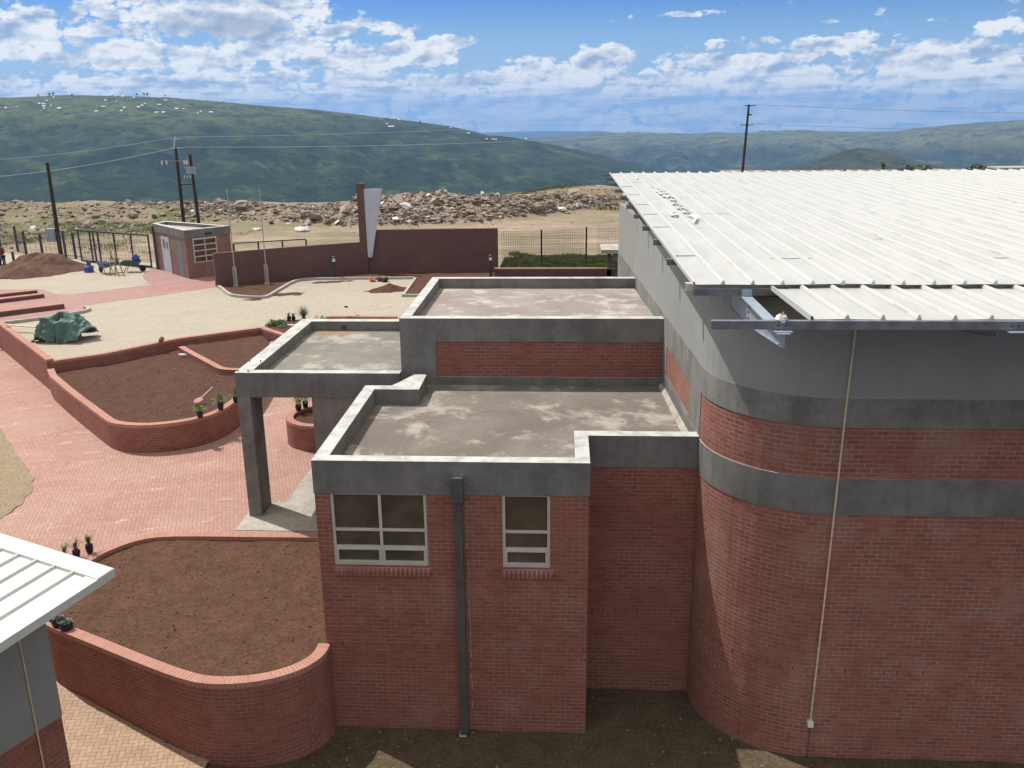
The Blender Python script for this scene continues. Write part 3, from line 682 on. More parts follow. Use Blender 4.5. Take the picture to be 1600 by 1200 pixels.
mb = MB(); strip(mb, front[:2] + [(wx(5.55), 5.55)], T_ - .02, 5.672, 6.60, out=.012); P_(mb, 'plaster_band', 'plaster_rough', hall)
mb = MB(); strip(mb, [(wx(5.549), 5.549), (wx(5.46), 5.46)], .03, 5.672, 6.60, out=.012); strip(mb, [(wx(2.5), 2.5), (wx(1.62), 1.62), front[3], front[4]][:3], .03, 5.672, 6.599, out=.012)
strip(mb, [(wx(5.46), 5.46), (wx(2.5), 2.5)], .03, 5.672, 5.76, out=.012); strip(mb, [(wx(5.46), 5.46), (wx(2.5), 2.5)], .03, 6.45, 6.599, out=.012); P_(mb, 'plaster_pier', 'plaster_rough', hall)
mb = MB(); strip(mb, front, T_ - .02, 6.60, 7.10, out=.014); P_(mb, 'plaster_band', 'plaster_rough', hall)
mb = MB(); strip(mb, front, T_ - .02, 7.10, 8.74, out=.006); P_(mb, 'painted_wall', 'paint', hall)
mb = MB(); strip(mb, [(42, -.5), (42, 16.05), (wx(16.05) + .3, 16.05)], T_, -.3, 8.74); P_(mb, 'rear_wall', 'plaster_rough', hall)
# weep holes in the damp course
mb = MB()
def weep_line(mb, path, z, first, n, step=.232, out=.004):
    seg = [0]
    for a, b in zip(path, path[1:]): seg.append(seg[-1] + math.dist(a, b))
    for i in range(n):
        s_ = first + i * step
        for q in range(len(seg) - 1):
            if seg[q] <= s_ <= seg[q + 1]:
                k = (s_ - seg[q]) / (seg[q + 1] - seg[q]); a, b = Vector(path[q]), Vector(path[q + 1]); d = (b - a).normalized(); p = a.lerp(b, k) + Vector((d.y, -d.x)) * out * .5
                mb.obox((p.x, p.y), d, .011, out * 2, z - .037, z + .037)
weep_line(mb, front, 1.89, 14.75, 22); P_(mb, 'weep_hole', 'black', hall)
# ---- roof
def rz(y): return 9.045 + .0068 * (y + .5)
def roof_sheet(mb, xa, xb, y0, y1, p=.47, h=.058, yb0=None):
    prof = []; x = xa
    prof.append((x, .045)); prof.append((x + .018, .045)); prof.append((x + .03, 0))
    x += p
    while x < xb:
        prof += [(x - .036, 0), (x - .014, h), (x + .014, h), (x + .036, 0)]; x += p
    prof.append((xb, 0))
    ny = max(1, int((y1 - y0) / 1.2)); ys = [y0 + (y1 - y0) * k / ny for k in range(ny + 1)]
    def zz(xi, hh, y): return rz(y) + hh + (.006 * math.sin(y * 1.7 + xi * 3.1) * (1 if hh == 0 else .3)) + (.012 * nz(xi, y, .6, 2) if hh == 0 else .004 * nz(xi, y, .6, 2))
    for j in range(ny):
        for (xa_, ha), (xb_, hb) in zip(prof, prof[1:]):
            sh = lambda x_, y: x_ - .0055 * (y + .5) if x_ == xa else x_ - .0055 * (y + .5)
            U_ = [(0, ha), (0, hb), (0, hb), (0, ha)]; a, b, c, d = (sh(xa_, ys[j]), ys[j], zz(xa_, ha, ys[j])), (sh(xb_, ys[j]), ys[j], zz(xb_, hb, ys[j])), (sh(xb_, ys[j + 1]), ys[j + 1], zz(xb_, hb, ys[j + 1])), (sh(xa_, ys[j + 1]), ys[j + 1], zz(xa_, ha, ys[j + 1]))
            mb.face([a, b, c, d], U_); lo = [(q[0], q[1], q[2] - .003) for q in (d, c, b, a)]; mb.face(lo, [(0, 0)] * 4)
    x = xa + p
    while x < xb - .05:
        for yy, fl in ((y0 - .001, 1), (y1, 0)):
            z_ = rz(yy); xs = x - .0055 * (yy + .5); q = [(xs - .036, yy, z_ - .004), (xs + .036, yy, z_ - .004), (xs + .014, yy, z_ + h), (xs - .014, yy, z_ + h)]
            mb.face(q if fl else q[::-1])
        x += p
    # side lap turned down
    mb.beam((xa - .002, y0, rz(y0) + .012), (xa - .0055 * (y1 - y0) - .002, y1, rz(y1) + .012), .004, .07)
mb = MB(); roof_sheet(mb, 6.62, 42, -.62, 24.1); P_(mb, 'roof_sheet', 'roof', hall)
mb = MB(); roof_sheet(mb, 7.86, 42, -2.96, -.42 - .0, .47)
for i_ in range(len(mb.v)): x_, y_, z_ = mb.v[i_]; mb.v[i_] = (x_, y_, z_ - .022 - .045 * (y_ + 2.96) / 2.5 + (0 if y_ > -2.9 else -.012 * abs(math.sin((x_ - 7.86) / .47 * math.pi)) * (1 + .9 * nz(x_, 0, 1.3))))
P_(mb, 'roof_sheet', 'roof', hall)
# fixing clips at the sheet ends
mb = MB()
for k in range(1, 76):
    x = 6.62 + k * .47
    mb.box(x - .007, -.645, rz(-.6) + .045, x + .007, -.615, rz(-.6) + .075)
    x = 7.86 + k * .47
    if x < 42: mb.box(x - .007, -2.985, rz(-3) + .022, x + .007, -2.955, rz(-3) + .048)
P_(mb, 'fixing_clip', 'white_steel', hall)
# foil-flashed laps on the first pan
mb = MB()
for y in (2.2, 6.4, 9.0, 11.4, 14.4, 17.5):
    x = 6.62 - .0055 * y
    mb.box(x + .06, y - .012, rz(y) + .004, x + .44, y + .012, rz(y) + .016)
P_(mb, 'sheet_lap', 'galv_light', hall)
def channel(mb, x0, x1, y, ztop, h=.2, fl=.07, th=.008, lip=.018):
    # web on the camera side, flanges pointing back
    mb.box(x0, y - th, ztop - h, x1, y, ztop); mb.box(x0, y, ztop - th, x1, y + fl, ztop); mb.box(x0, y, ztop - h, x1, y + fl, ztop - h + th)
    mb.box(x0, y + fl, ztop - lip, x1, y + fl + th, ztop); mb.box(x0, y + fl, ztop - h, x1, y + fl + th, ztop - h + lip)
PL = [(-3.04, 6.53), (1.92, 6.48), (4.4, 6.46), (6.75, 6.43), (9.14, 6.40), (11.5, 6.36), (14.0, 6.33), (16.5, 6.29), (19.3, 6.25), (21.8, 6.22), (24.0, 6.2)]
for y, x in PL:
    mb = MB(); channel(mb, x, 42, y, rz(y) - .006 - (.020 if y < -2 else 0), .115); P_(mb, 'purlin', 'galv', hall)
mb = MB(); channel(mb, 6.52, 42, -.47, rz(-.5) - .008, .125); P_(mb, 'purlin', 'cream', hall)
mb = MB(); channel(mb, 6.62, 42, -.66, rz(-.5) - .062, .11); P_(mb, 'purlin', 'galv', hall)
# rafters: I-section ends with a tapered haunch
def rafter(x, root, name='rafter', ye=-3.22):
    mb = MB(); zt = rz(-1) - .175; w = .17
    mb.box(x - w / 2, ye, zt - .016, x + w / 2, 3.0, zt)
    prof = [(ye, .17), (-1.9, .30), (-.5, .42), (3.0, .42)]
    for (ya, ha), (yb, hb) in zip(prof, prof[1:]):
        mb.hexa([(x - .006, ya, zt - ha), (x + .006, ya, zt - ha), (x + .006, yb, zt - hb), (x - .006, yb, zt - hb)], [(x - .006, ya, zt - .016), (x + .006, ya, zt - .016), (x + .006, yb, zt - .016), (x - .006, yb, zt - .016)])
        mb.hexa([(x - w * .18, ya, zt - ha - .014), (x + w * .18, ya, zt - ha - .014), (x + w * .18, yb, zt - hb - .014), (x - w * .18, yb, zt - hb - .014)], [(x - w * .18, ya, zt - ha), (x + w * .18, ya, zt - ha), (x + w * .18, yb, zt - hb), (x - w * .18, yb, zt - hb)])
    mb.box(x - .012, ye - .014, zt - .185, x + .012, ye, zt)
    o = P_(mb, name, 'galv_light', root)
    c = MB(); c.box(x - .08, -.70, zt + .002, x + .08, -.668, zt + .10); SP(c, 'cleat', 'galv_light', o); c = MB(); c.box(x - .11, -3.16, zt - .002 + .003, x + .13, -2.98, zt + .012); SP(c, 'cleat', 'galv_light', o).matrix_parent_inverse = Matrix.Identity(4)
    b = MB()
    for dz in (.10, .20, .30):
        for dy in (-.04, .04): b.box(x - .016, -.95 + dy - .01, zt - dz - .012, x + .0, -.95 + dy + .01, zt - dz + .012)
    SP(b, 'bolt', 'darksteel', o)
for x in (7.46, 10.5, 13.55, 16.6): rafter(x, hall, ye=-3.22 if x < 8 else -2.6)
mb = MB()
for x in (7.42, 7.52, 10.46, 10.54, 13.5, 13.58): mb.box(x - .012, -3.056, rz(-3) - .10, x + .012, -3.046, rz(-3) - .078)
P_(mb, 'bolt', 'darksteel', hall)
# earth conduit down the front wall
mb = MB(); mb.tube([(9.27, -.555, 8.72), (9.235, -.562, 7.0), (9.225, -.556, 5.6), (9.20, -.56, 3.0), (9.17, -.556, .82)], .017, 8); cd = P_(mb, 'conduit', 'conduit', hall)
mb = MB(); mb.box(9.125, -.60, .72, 9.225, -.502, .83); P_(mb, 'junction_box', 'white', hall)
mb = MB(); mb.tube([(9.19, -.52, .72), (9.19, -.52, 0)], .008, 6); P_(mb, 'conduit', 'pipe', hall)
# small side canopy at the far corner
mb = MB(); mb.box(6.62, 33.9, 4.31, 8.6, 36.2, 4.52); lp = mb
cn = thing('entrance_canopy', 'small white flat canopy on a grey post beyond the hall corner', 'canopy', (7, 35, YD))
P_(lp, 'roof', 'concrete', cn); mb = MB(); mb.box(6.98, 34.6, YD - .1, 7.22, 34.84, 4.305); P_(mb, 'post', 'plaster', cn)
mb = MB(); mb.box(7.24, 34.0, 3.9, 8.6, 34.25, 4.30); P_(mb, 'beam', 'plaster', cn)
mb = MB(); mb.tube([(7.27, 34.3, 4.5), (7.27, 34.3, 4.62)], .03, 8); P_(mb, 'pipe_stub', 'white', cn)

# ================================================================== ANNEX
ann = thing('annex', 'low flat-roofed brick annex with grey parapets, two windows and a raised rear block', 'building', (2.5, 3, 0))
def wall_with_holes(mb, x0, x1, y, z0, z1, holes, t_=.25, reveal=.10):
    xs = sorted({x0, x1, *[h[0] for h in holes], *[h[1] for h in holes]}); zs = sorted({z0, z1, *[h[2] for h in holes], *[h[3] for h in holes]})
    for a, b in zip(xs, xs[1:]):
        for c, d in zip(zs, zs[1:]):
            if any(h[0] <= a and b <= h[1] and h[2] <= c and d <= h[3] for h in holes): continue
            mb.face([(a, y, c), (b, y, c), (b, y, d), (a, y, d)], [(a, c), (b, c), (b, d), (a, d)])
    for a, b, c, d in holes:
        mb.face([(a, y, c), (a, y, d), (a, y + reveal, d), (a, y + reveal, c)]); mb.face([(b, y, d), (b, y, c), (b, y + reveal, c), (b, y + reveal, d)])
        mb.face([(a, y, d), (b, y, d), (b, y + reveal, d), (a, y + reveal, d)]); mb.face([(b, y, c), (a, y, c), (a, y + reveal, c), (b, y + reveal, c)])
holes = [(.28, 2.06, 3.60, 5.06), (3.45, 4.33, 3.60, 5.06)]
mb = MB(); wall_with_holes(mb, 0, 5.03, 0, -.3, 5.06, holes)
bx = MB()
strip(mb, [(5.03, .0), (5.03, 1.43), (7.4, 1.43)], .2, -.3, 5.06, top=False, ends=False)
strip(mb, [(0, 5.6), (0, .0)], .2, -.3, 5.06, top=False, ends=False)
P_(mb, 'brick_wall', 'brick2', ann)
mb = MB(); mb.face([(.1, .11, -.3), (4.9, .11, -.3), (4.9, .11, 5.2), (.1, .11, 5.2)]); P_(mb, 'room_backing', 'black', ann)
# parapet band
par = [(0, 5.6), (0, 0), (5.03, 0), (5.03, 1.43), (7.19, 1.43)]
mb = MB(); strip(mb, [(0, 4.62), (0, 0), (5.03, 0), (5.03, 1.43), (7.17, 1.43)], .26, 5.06, H, out=.012, bottom=True); o = P_(mb, 'parapet', 'plaster', ann)
mb = MB(); mb.prism([(-.012, 4.62), (.26, 4.36), (1.02, 4.36), (1.28, 4.36), (1.28, 5.58), (.98, 5.58), (.74, 4.96), (.6, 4.66), (.0, 4.66)], 5.06, H - .003); P_(mb, 'parapet', 'plaster', ann)
mb = MB()
rs = [(.2, .2), (4.8, .2), (4.8, 1.6), (7.15, 1.6), (6.97, 6.1), (.9, 6.1), (.9, 4.6), (.2, 4.4)]
o = kind(fill(rs, .4, lambda x, y: 5.33 + .01 * fbm(x, y, .5)).build('roof_slab', M['slab'], ann), 'x') if False else fill(rs, .4, lambda x, y: 5.33 + .01 * fbm(x, y, .5)).build('roof_slab', M['slab'], ann)
# cement fillet where the roof meets hall wall
mb = MB(); mb.hexa([(wx(1.65) - .14, 1.69, 5.30), (wx(1.65) - .015, 1.69, 5.30), (wx(6) - .015, 5.99, 5.30), (wx(6) - .12, 5.99, 5.30)], [(wx(1.65) - .04, 1.69, 5.42), (wx(1.65) - .015, 1.69, 5.44), (wx(6) - .015, 5.99, 5.42), (wx(6) - .04, 5.99, 5.40)]); P_(mb, 'cement_fillet', 'concrete', ann)
# rear block
mb = MB(); strip(mb, [(.62, 11.6), (.62, 6.0), (wx(6) + .02, 6.0)], .24, 1.5, 7.0 - .002, ends=False); strip(mb, [(wx(11.6) + .05, 11.6), (.62, 11.6)], .26, 1.5, 7.0, ends=False); wb = mb
P_(mb, 'parapet_wall', 'plaster', ann)
# sunk brick panel: plaster frame stands 25 mm proud of it
mb = MB(); x0, x1 = .60, wx(6) + .02
mb.box(x0, 5.965, 6.42, x1, 5.999, 6.998); mb.box(x0, 5.965, 5.2, 1.47, 5.999, 6.42); mb.box(1.47, 5.965, 5.2, x1, 5.999, 5.54); P_(mb, 'plaster_frame', 'plaster', ann)
mb = MB(); mb.face([(1.47, 5.992, 5.54), (x1, 5.992, 5.54), (x1, 5.992, 6.42), (1.47, 5.992, 6.42)]); P_(mb, 'brick_panel', 'brick2', ann)
fill([(.84, 6.2), (6.93, 6.2), (6.64, 11.38), (.84, 11.38)], .4, lambda x, y: 6.71 + .012 * fbm(x, y, .6)).build('roof_slab', M['slab_pink'], ann)
# windows
def window(root, x0, x1, z0, z1, y, cols, rows, fr=.055, name='window'):
    mb = MB(); f = fr
    mb.box(x0, y - .03, z0, x0 + f, y + .03, z1); mb.box(x1 - f, y - .03, z0, x1, y + .03, z1); mb.box(x0 + f, y - .03, z0, x1 - f, y + .03, z0 + f); mb.box(x0 + f, y - .03, z1 - .03, x1 - f, y + .03, z1)
    ci = [x0 + f] + cols + [x1 - f]
    for c in cols: mb.box(c - f / 2, y - .026, z0 + f, c + f / 2, y + .026, z1 - .03)
    zr = [z0 + f] + rows + [z1 - .03]
    for k in range(len(ci) - 1):
        xa = ci[k] + (f / 2 if k else 0); xb = ci[k + 1] - (f / 2 if k < len(ci) - 2 else 0)
        for r in rows: mb.box(xa, y - .024, r - .026, xb, y + .024, r + .026)
        # opening sash at the bottom
        za, zb = z0 + f, rows[0] - .026; s_ = .03
        mb.box(xa, y - .042, za, xa + s_, y - .0, zb); mb.box(xb - s_, y - .042, za, xb, y, zb); mb.box(xa + s_, y - .042, za, xb - s_, y, za + s_); mb.box(xa + s_, y - .042, zb - s_, xb - s_, y, zb)
    o = P_(mb, name, 'alu', root)
    for k in range(len(ci) - 1):
        for r in range(len(zr) - 1):
            g = MB(); g.box(ci[k] + .01, y + .004, zr[r] + .005, ci[k + 1] - .01, y + .010, zr[r + 1] - .005); SP(g, 'pane', 'glass', o)
    return o
def parts_fix():
    for o in bpy.data.objects:
        if o.parent and o.parent.type == 'MESH': o.matrix_parent_inverse = Matrix.Identity(4)
window(ann, .28, 2.06, 3.60, 5.06, .055, [1.19], [3.97, 4.32]); window(ann, 3.45, 4.33, 3.60, 5.06, .055, [], [3.97, 4.32])
for a, b in ((.26, 2.08), (3.43, 4.35)):
    mb = MB(); 
    for x in [a + i * .0875 for i in range(int((b - a) / .0875 + .5))]:
        mb.hexa([(x + .004, -.045, 3.40), (x + .0835, -.045, 3.40), (x + .0835, .02, 3.44), (x + .004, .02, 3.44)], [(x + .004, -.05, 3.50), (x + .0835, -.05, 3.50), (x + .0835, .03, 3.598), (x + .004, .03, 3.598)])
    P_(mb, 'window_sill', 'sillbrick', ann)
mb = MB(); weep_line(mb, [(0, 0), (5.03, 0)], 1.89, .10, 22); weep_line(mb, [(5.03, 1.43), (7.1, 1.43)], 1.89, .15, 8); P_(mb, 'weep_hole', 'black', ann)
# rainwater pipe
mb = MB(); mb.box(2.585, -.115, .12, 2.725, -.006, 5.0); mb.box(2.585, -.20, .02, 2.725, -.03, .12); dpipe = P_(mb, 'downpipe', 'pipe', ann)
mb = MB(); z0, z1 = 4.98, 5.46; w_ = .075
mb.box(2.545, -.19, z0, 2.765, -.181, z1); mb.box(2.545, -.181, z0, 2.554, -.006, z1); mb.box(2.756, -.181, z0, 2.765, -.006, z1); mb.box(2.554, -.181, z0, 2.756, -.006, z0 + .02); SP(mb, 'rainwater_head', 'pipe', dpipe)
mb = MB(); mb.box(2.556, -.179, 5.41, 2.754, -.014, 5.415); SP(mb, 'outlet_liner', 'pipe_in', dpipe)
mb = MB(); mb.box(2.56, -.24, .0, 2.69, -.03, .022); SP(mb, 'shoe', 'pipe_in', dpipe)
# rough plaster patches round the outlet and a mortar-splashed strip next to the pipe
mb = MB()
for k in range(7): mb.box(2.71 + .02 * random.random(), -.02 - .004 * k, 5.12 + .05 * k, 2.78 + .05 * random.random(), -.013, 5.17 + .05 * k)
P_(mb, 'mortar_patch', 'plaster_rough', ann)
# canopy
mb = MB(); strip(mb, [(-3.46, 11.59), (-3.46, 5.64), (.61, 5.64)], .26, 5.08, H - .001, ends=False, bottom=True); 
mb.box(-3.199, 11.25, 5.08, .61, 11.59, H - .001); mb.box(-3.2, 5.9, 5.10, -3.08, 11.25, H - .002); P_(mb, 'canopy_parapet', 'plaster', ann)
fill([(-3.1, 5.85), (.65, 5.85), (.65, 11.3), (-3.1, 11.3)], .4, lambda x, y: 5.42 + .008 * fbm(x, y, .6)).build('canopy_roof', M['slab_canopy'], ann)
mb = MB(); mb.box(-3.19, 5.89, 5.09, .61, 11.26, 5.2); P_(mb, 'canopy_soffit', 'plaster_rough', ann)
mb = MB(); mb.box(-3.455, 5.645, 1.7, -3.13, 6.43, 5.085); P_(mb, 'column', 'plaster_rough', ann)
mb = MB(); mb.box(-1.6, 5.66, 1.7, .61, 11.2, 5.085); P_(mb, 'lobby_wall', 'plaster_rough', ann)
mb = MB(); mb.box(-2.15, 11.235, 5.47, -2.03, 11.249, 5.58); P_(mb, 'roof_outlet', 'darksteel', ann)
mb = MB()
for x, y in ((-3.40, 5.74), (-3.14, 5.72), (-3.40, 6.6), (-3.12, 6.6)): mb.tube([(x, y, H - .01), (x, y, H + .06)], .014, 6)
P_(mb, 'rebar_stub', 'darksteel', ann)
kind(sheet([(-3.55, 4.83), (-3.55, 6.47), (-2.78, 6.50), (-2.68, 11.2), (-.2, 11.2), (.02, 4.83)], G + .012).build('entrance_slab', M['concrete']))

# ================================================================== PLANTERS
def coping_path(mb, path, t_, z1, z0=None): strip(mb, path, t_, z1 - .10, z1, out=.006, bottom=True)
# near planter
npath = [(-.012, 4.69), (-1.5, 4.68), (-3.12, 4.66), (-4.72, 4.65), (-5.48, 4.55), (-5.91, 4.30), (-6.24, 3.90), (-6.49, 3.45), (-6.62, 2.7), (-6.62, 1.9), (-6.42, 1.1), (-6.10, .62), (-5.72, .34), (-5.28, .14), (-2.93, -1.0), (-2.26, -1.27), (-1.94, -1.35), (-1.53, -1.36), (-1.02, -1.28), (-.58, -1.10), (-.23, -.84), (-.02, -.55), (.06, -.30), (.07, -.012)]
npath = smooth_path(npath, 1)
pl = thing('brick_planter', 'near curved brick planter wall filled with red-brown soil, in front of the annex', 'planter', (-3, 2, 0))
mb = MB(); strip(mb, npath, .222, -.3, 1.80); P_(mb, 'wall', 'brick2', pl)
mb = MB(); coping_path(mb, npath, .226, 1.90); P_(mb, 'coping', 'coping', pl)
ins = offset(npath, .225); sp = None
def soilz(base, amp, seed=0): return lambda x, y: base + amp * .45 * fbm(x, y, .7, 3, seed) + .022 * fbm(x, y, 5.0, 4, seed + 3)
nso = fill([p for p in ins if p[0] < -.03] + [(-.01, -.2), (-.01, 4.4)], .13, soilz(1.80, .05)); 
nso = nso.build('soil', M['soil'], pl)
# middle planter
mp = [(-14.60, 16.05), (-13.99, 15.17), (-12.2, 13.20), (-9.75, 10.66), (-9.45, 10.36), (-9.14, 10.14), (-8.61, 9.99), (-8.15, 9.97), (-7.71, 10.05), (-7.01, 10.36), (-6.54, 10.80), (-6.25, 11.40), (-6.15, 12.06), (-6.10, 13.2), (-6.3, 15.2), (-6.8, 18.0), (-7.3, 20.4)]
mp = [mp[0]] + smooth_path(mp[1:], 1)
pm = thing('brick_planter', 'middle curved brick planter wall with small pot plants standing on its rim', 'planter', (-9, 14, G))
mb = MB(); strip(mb, mp, .222, 1.6, 2.68); P_(mb, 'wall', 'brick2', pm); mb = MB(); coping_path(mb, mp, .226, 2.77); P_(mb, 'coping', 'coping', pm)
mi = offset(mp, .22); poly = mi + [(-8.35, 21.7), (-11.1, 19.75), (-13.0, 17.3), (-14.5, 16.2)]
div = smooth_path([(-10.97, 19.3), (-10.23, 18.44), (-8.55, 16.6), (-8.2, 16.2), (-7.9, 16.03), (-7.35, 15.95), (-6.42, 16.05)], 1)
def midz(x, y):
    up_ = 0
    if y > 15.9:
        e = (x + 10.97) / (-8.0 + 10.97); yl = 19.3 - e * 3.2
        up_ = max(0, min(1, (y - yl - .25) * 3)) if x > -10.97 else 0
    return 2.58 + .02 * fbm(x, y, .5, 5, 4) + .025 * fbm(x, y, 3.2, 3, 1) + .13 * up_
fill(poly, .17, midz).build('soil', M['soil_dark'], pm)
mb = MB(); strip(mb, div, .222, 2.2, 2.70); strip(mb, div, .224, 2.70, 2.79, out=.006); P_(mb, 'dividing_wall', 'brick2', pm)
mb = MB(); strip(mb, div, .232, 2.792, 2.80, out=.008); P_(mb, 'coping', 'coping', pm)
# tall retaining wall
tw = thing('retaining_wall', 'long straight brick retaining wall between the red forecourt and the pale yard', 'wall', (-20, 22, G))
twp = [(-45.3, 50.0), (-20.95, 22.9), (-14.66, 16.18)]
mb = MB(); strip(mb, twp, .24, 1.5, 3.02); P_(mb, 'wall', 'brick2', tw); mb = MB(); coping_path(mb, twp, .246, 3.10); P_(mb, 'coping', 'coping', tw)
tw2 = thing('retaining_wall', 'dark shaded brick wall along the back of the middle planter', 'wall', (-11, 19, G))
t2 = [(-14.60, 16.26), (-13.07, 17.38), (-11.16, 19.84), (-8.39, 21.79), (-7.92, 21.30), (-7.02, 20.48)]
mb = MB(); strip(mb, t2, .22, 1.5, 2.93); P_(mb, 'wall', 'brick2', tw2); mb = MB(); coping_path(mb, t2, .226, 3.01); P_(mb, 'coping', 'coping', tw2)
mb = MB(); strip(mb, [(-7.0, 20.45), (7.25, 20.45)], .22, 1.5, 3.0); tag(mb.build('retaining_wall', M['brick2']), 'brick step wall hidden behind the annex at the yard edge', 'wall')
# round planter by the entrance
rp = thing('brick_planter', 'round brick planter holding potted plants, seen under the grey canopy', 'planter', (-3, 11.3, G))
cx, cy, R_ = -3.0, 11.35, 1.12; rpp = [(cx + R_ * math.cos(a), cy + R_ * math.sin(a)) for a in [2 * math.pi * k / 40 for k in range(40)]]
mb = MB(); strip(mb, rpp, .222, 1.7, 2.60, closed=True); P_(mb, 'wall', 'brick2', rp)
mb = MB(); strip(mb, rpp, .226, 2.60, 2.69, closed=True, out=.005); P_(mb, 'coping', 'coping', rp)
fill([(cx + .9 * math.cos(a), cy + .9 * math.sin(a)) for a in [2 * math.pi * k / 24 for k in range(24)]], .15, soilz(2.58, .03)).build('soil', M['soil_dark'], rp)
# low step walls in the yard
for i, (a, b, z, lb) in enumerate([((-30, 24.35), (-23.05, 30.02), .17, 'furthest and shortest of three low brick step walls in the yard'), ((-30, 21.4), (-21.96, 28.78), .21, 'middle one of three low brick step walls in the yard'), ((-28, 18.4), (-19.44, 26.13), .25, 'nearest low brick step wall, running behind the green tarpaulin heap')]):
    d = (Vector(b) - Vector(a)).normalized(); p0 = Vector(b) - d * 9
    if i == 2: p0 = Vector((-23.4, 22.6))
    r = thing('step_wall', lb, 'wall', (b[0], b[1], YD), 'low step walls in the yard')
    mb = MB(); strip(mb, [tuple(p0), b], .23, YD - .3, YD + z - .04); P_(mb, 'wall', 'brick_far', r); mb = MB(); strip(mb, [tuple(p0), b], .232, YD + z - .04, YD + z, out=.004); P_(mb, 'coping', 'coping', r)
def kerbrun(path, label, w_=.13, h_=.12, z=YD):
    mb = MB(); strip(mb, path, w_, z - .05, z + h_); return tag(mb.build('kerb', M['kerb']), label, 'kerb', 'concrete kerbs in the yard')
kerbrun(smooth_path([(-23.4, 21.0), (-20.09, 22.80), (-18.58, 24.28), (-18.0, 25.0), (-17.85, 25.45), (-18.0, 25.9), (-18.4, 26.2)][::1], 1), 'concrete kerb curving round the red paving behind the green tarpaulin', .16, .14)
kerbrun(smooth_path([(-24.1, 31.08), (-23.75, 31.2), (-23.3, 31.15), (-21.56, 29.5), (-20.50, 30.2), (-18.66, 31.9), (-17.86, 32.55)], 1)[::-1], 'flush concrete kerb between the white upper yard and the red path', .10, .012)
kerbrun(smooth_path([(-17.95, 32.6), (-18.6, 33.1), (-19.3, 34.2), (-19.75, 35.2), (-20.2, 36.4)], 1), 'short curved kerb in front of the gatehouse door', .10, .03)
BK = smooth_path([(-13.95, 31.45), (-13.55, 30.9), (-13.14, 30.15), (-12.5, 29.2), (-12.0, 28.85), (-11.20, 28.55), (-10.6, 28.5), (-10.26, 28.7), (-10.25, 30.6), (-10.22, 32.83), (-9.87, 33.60), (-9.2, 33.75), (-6.5, 33.9), (-3.73, 34.0)], 1)
kerbrun(BK, 'pale concrete kerb round the soil bed below the flagpoles', .15, .13)
kerbrun([(-3.70, 33.9), (-3.55, 29.03), (-2.3, 28.95), (7.2, 28.8)], 'concrete kerb round the dark soil strip beside the rear block', .14, .13)
bed = [p for p in offset(BK, .1)] + [(-3.62, 34.0), (-3.5, 29.1), (7.2, 28.9), (7.2, 34.55), (.75, 34.55), (.4, 36.4), (-3.45, 36.0), (-6.72, 36.2), (-9.10, 35.9), (-12.18, 33.0), (-14.0, 31.85)]
kind(fill(bed, .4, lambda x, y: YD + .06 + .05 * fbm(x, y, .9, 4, 6)).build('soil_bed', M['soil_dark'])); 

# ================================================================== ENTRANCE WALL
ew = thing('entrance_wall', 'long dark brick entrance wall with a curved left half, a tall pylon and a white wedge', 'wall', (-6, 36, YD))
cw = smooth_path([(-14.08, 31.72), (-12.9, 32.55), (-11.0, 33.75), (-9.0, 34.9), (-7.4, 35.75), (-6.6, 36.05)], 2)
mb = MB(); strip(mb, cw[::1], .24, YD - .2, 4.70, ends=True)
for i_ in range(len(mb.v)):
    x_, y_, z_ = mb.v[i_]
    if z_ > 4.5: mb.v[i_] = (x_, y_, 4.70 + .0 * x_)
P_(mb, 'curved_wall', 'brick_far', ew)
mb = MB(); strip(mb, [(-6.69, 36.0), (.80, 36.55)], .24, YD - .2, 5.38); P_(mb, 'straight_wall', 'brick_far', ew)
mb = MB(); mb.box(-7.10, 35.86, YD - .2, -6.68, 36.32, 8.0); P_(mb, 'pylon', 'brick_far', ew)
mb = MB(); y0, y1 = 35.86, 36.0
mb.face([(-6.68, y0, 7.69), (-6.66, y0, 3.84), (-6.42, y0, 3.84), (-5.67, y0, 7.69)]); mb.face([(-6.68, y1, 7.69), (-5.67, y1, 7.69), (-6.42, y1, 3.84), (-6.66, y1, 3.84)])
mb.face([(-6.68, y0, 7.69), (-5.67, y0, 7.69), (-5.67, y1, 7.69), (-6.68, y1, 7.69)]); mb.face([(-5.67, y0, 7.69), (-6.42, y0, 3.84), (-6.42, y1, 3.84), (-5.67, y1, 7.69)]); mb.face([(-6.42, y0, 3.84), (-6.66, y0, 3.84), (-6.66, y1, 3.84), (-6.42, y1, 3.84)])
P_(mb, 'wedge_panel', 'panel_white', ew)
lw = thing('low_wall', 'low dark brick wall below the grass strip beside the hall', 'wall', (4, 34.6, YD))
mb = MB(); strip(mb, [(.72, 34.6), (8.6, 34.6)], .24, YD - .3, 3.34); P_(mb, 'wall', 'brick_far', lw); mb = MB(); strip(mb, [(.72, 34.6), (8.6, 34.6)], .245, 3.34, 3.40, out=.005); P_(mb, 'coping', 'coping', lw)

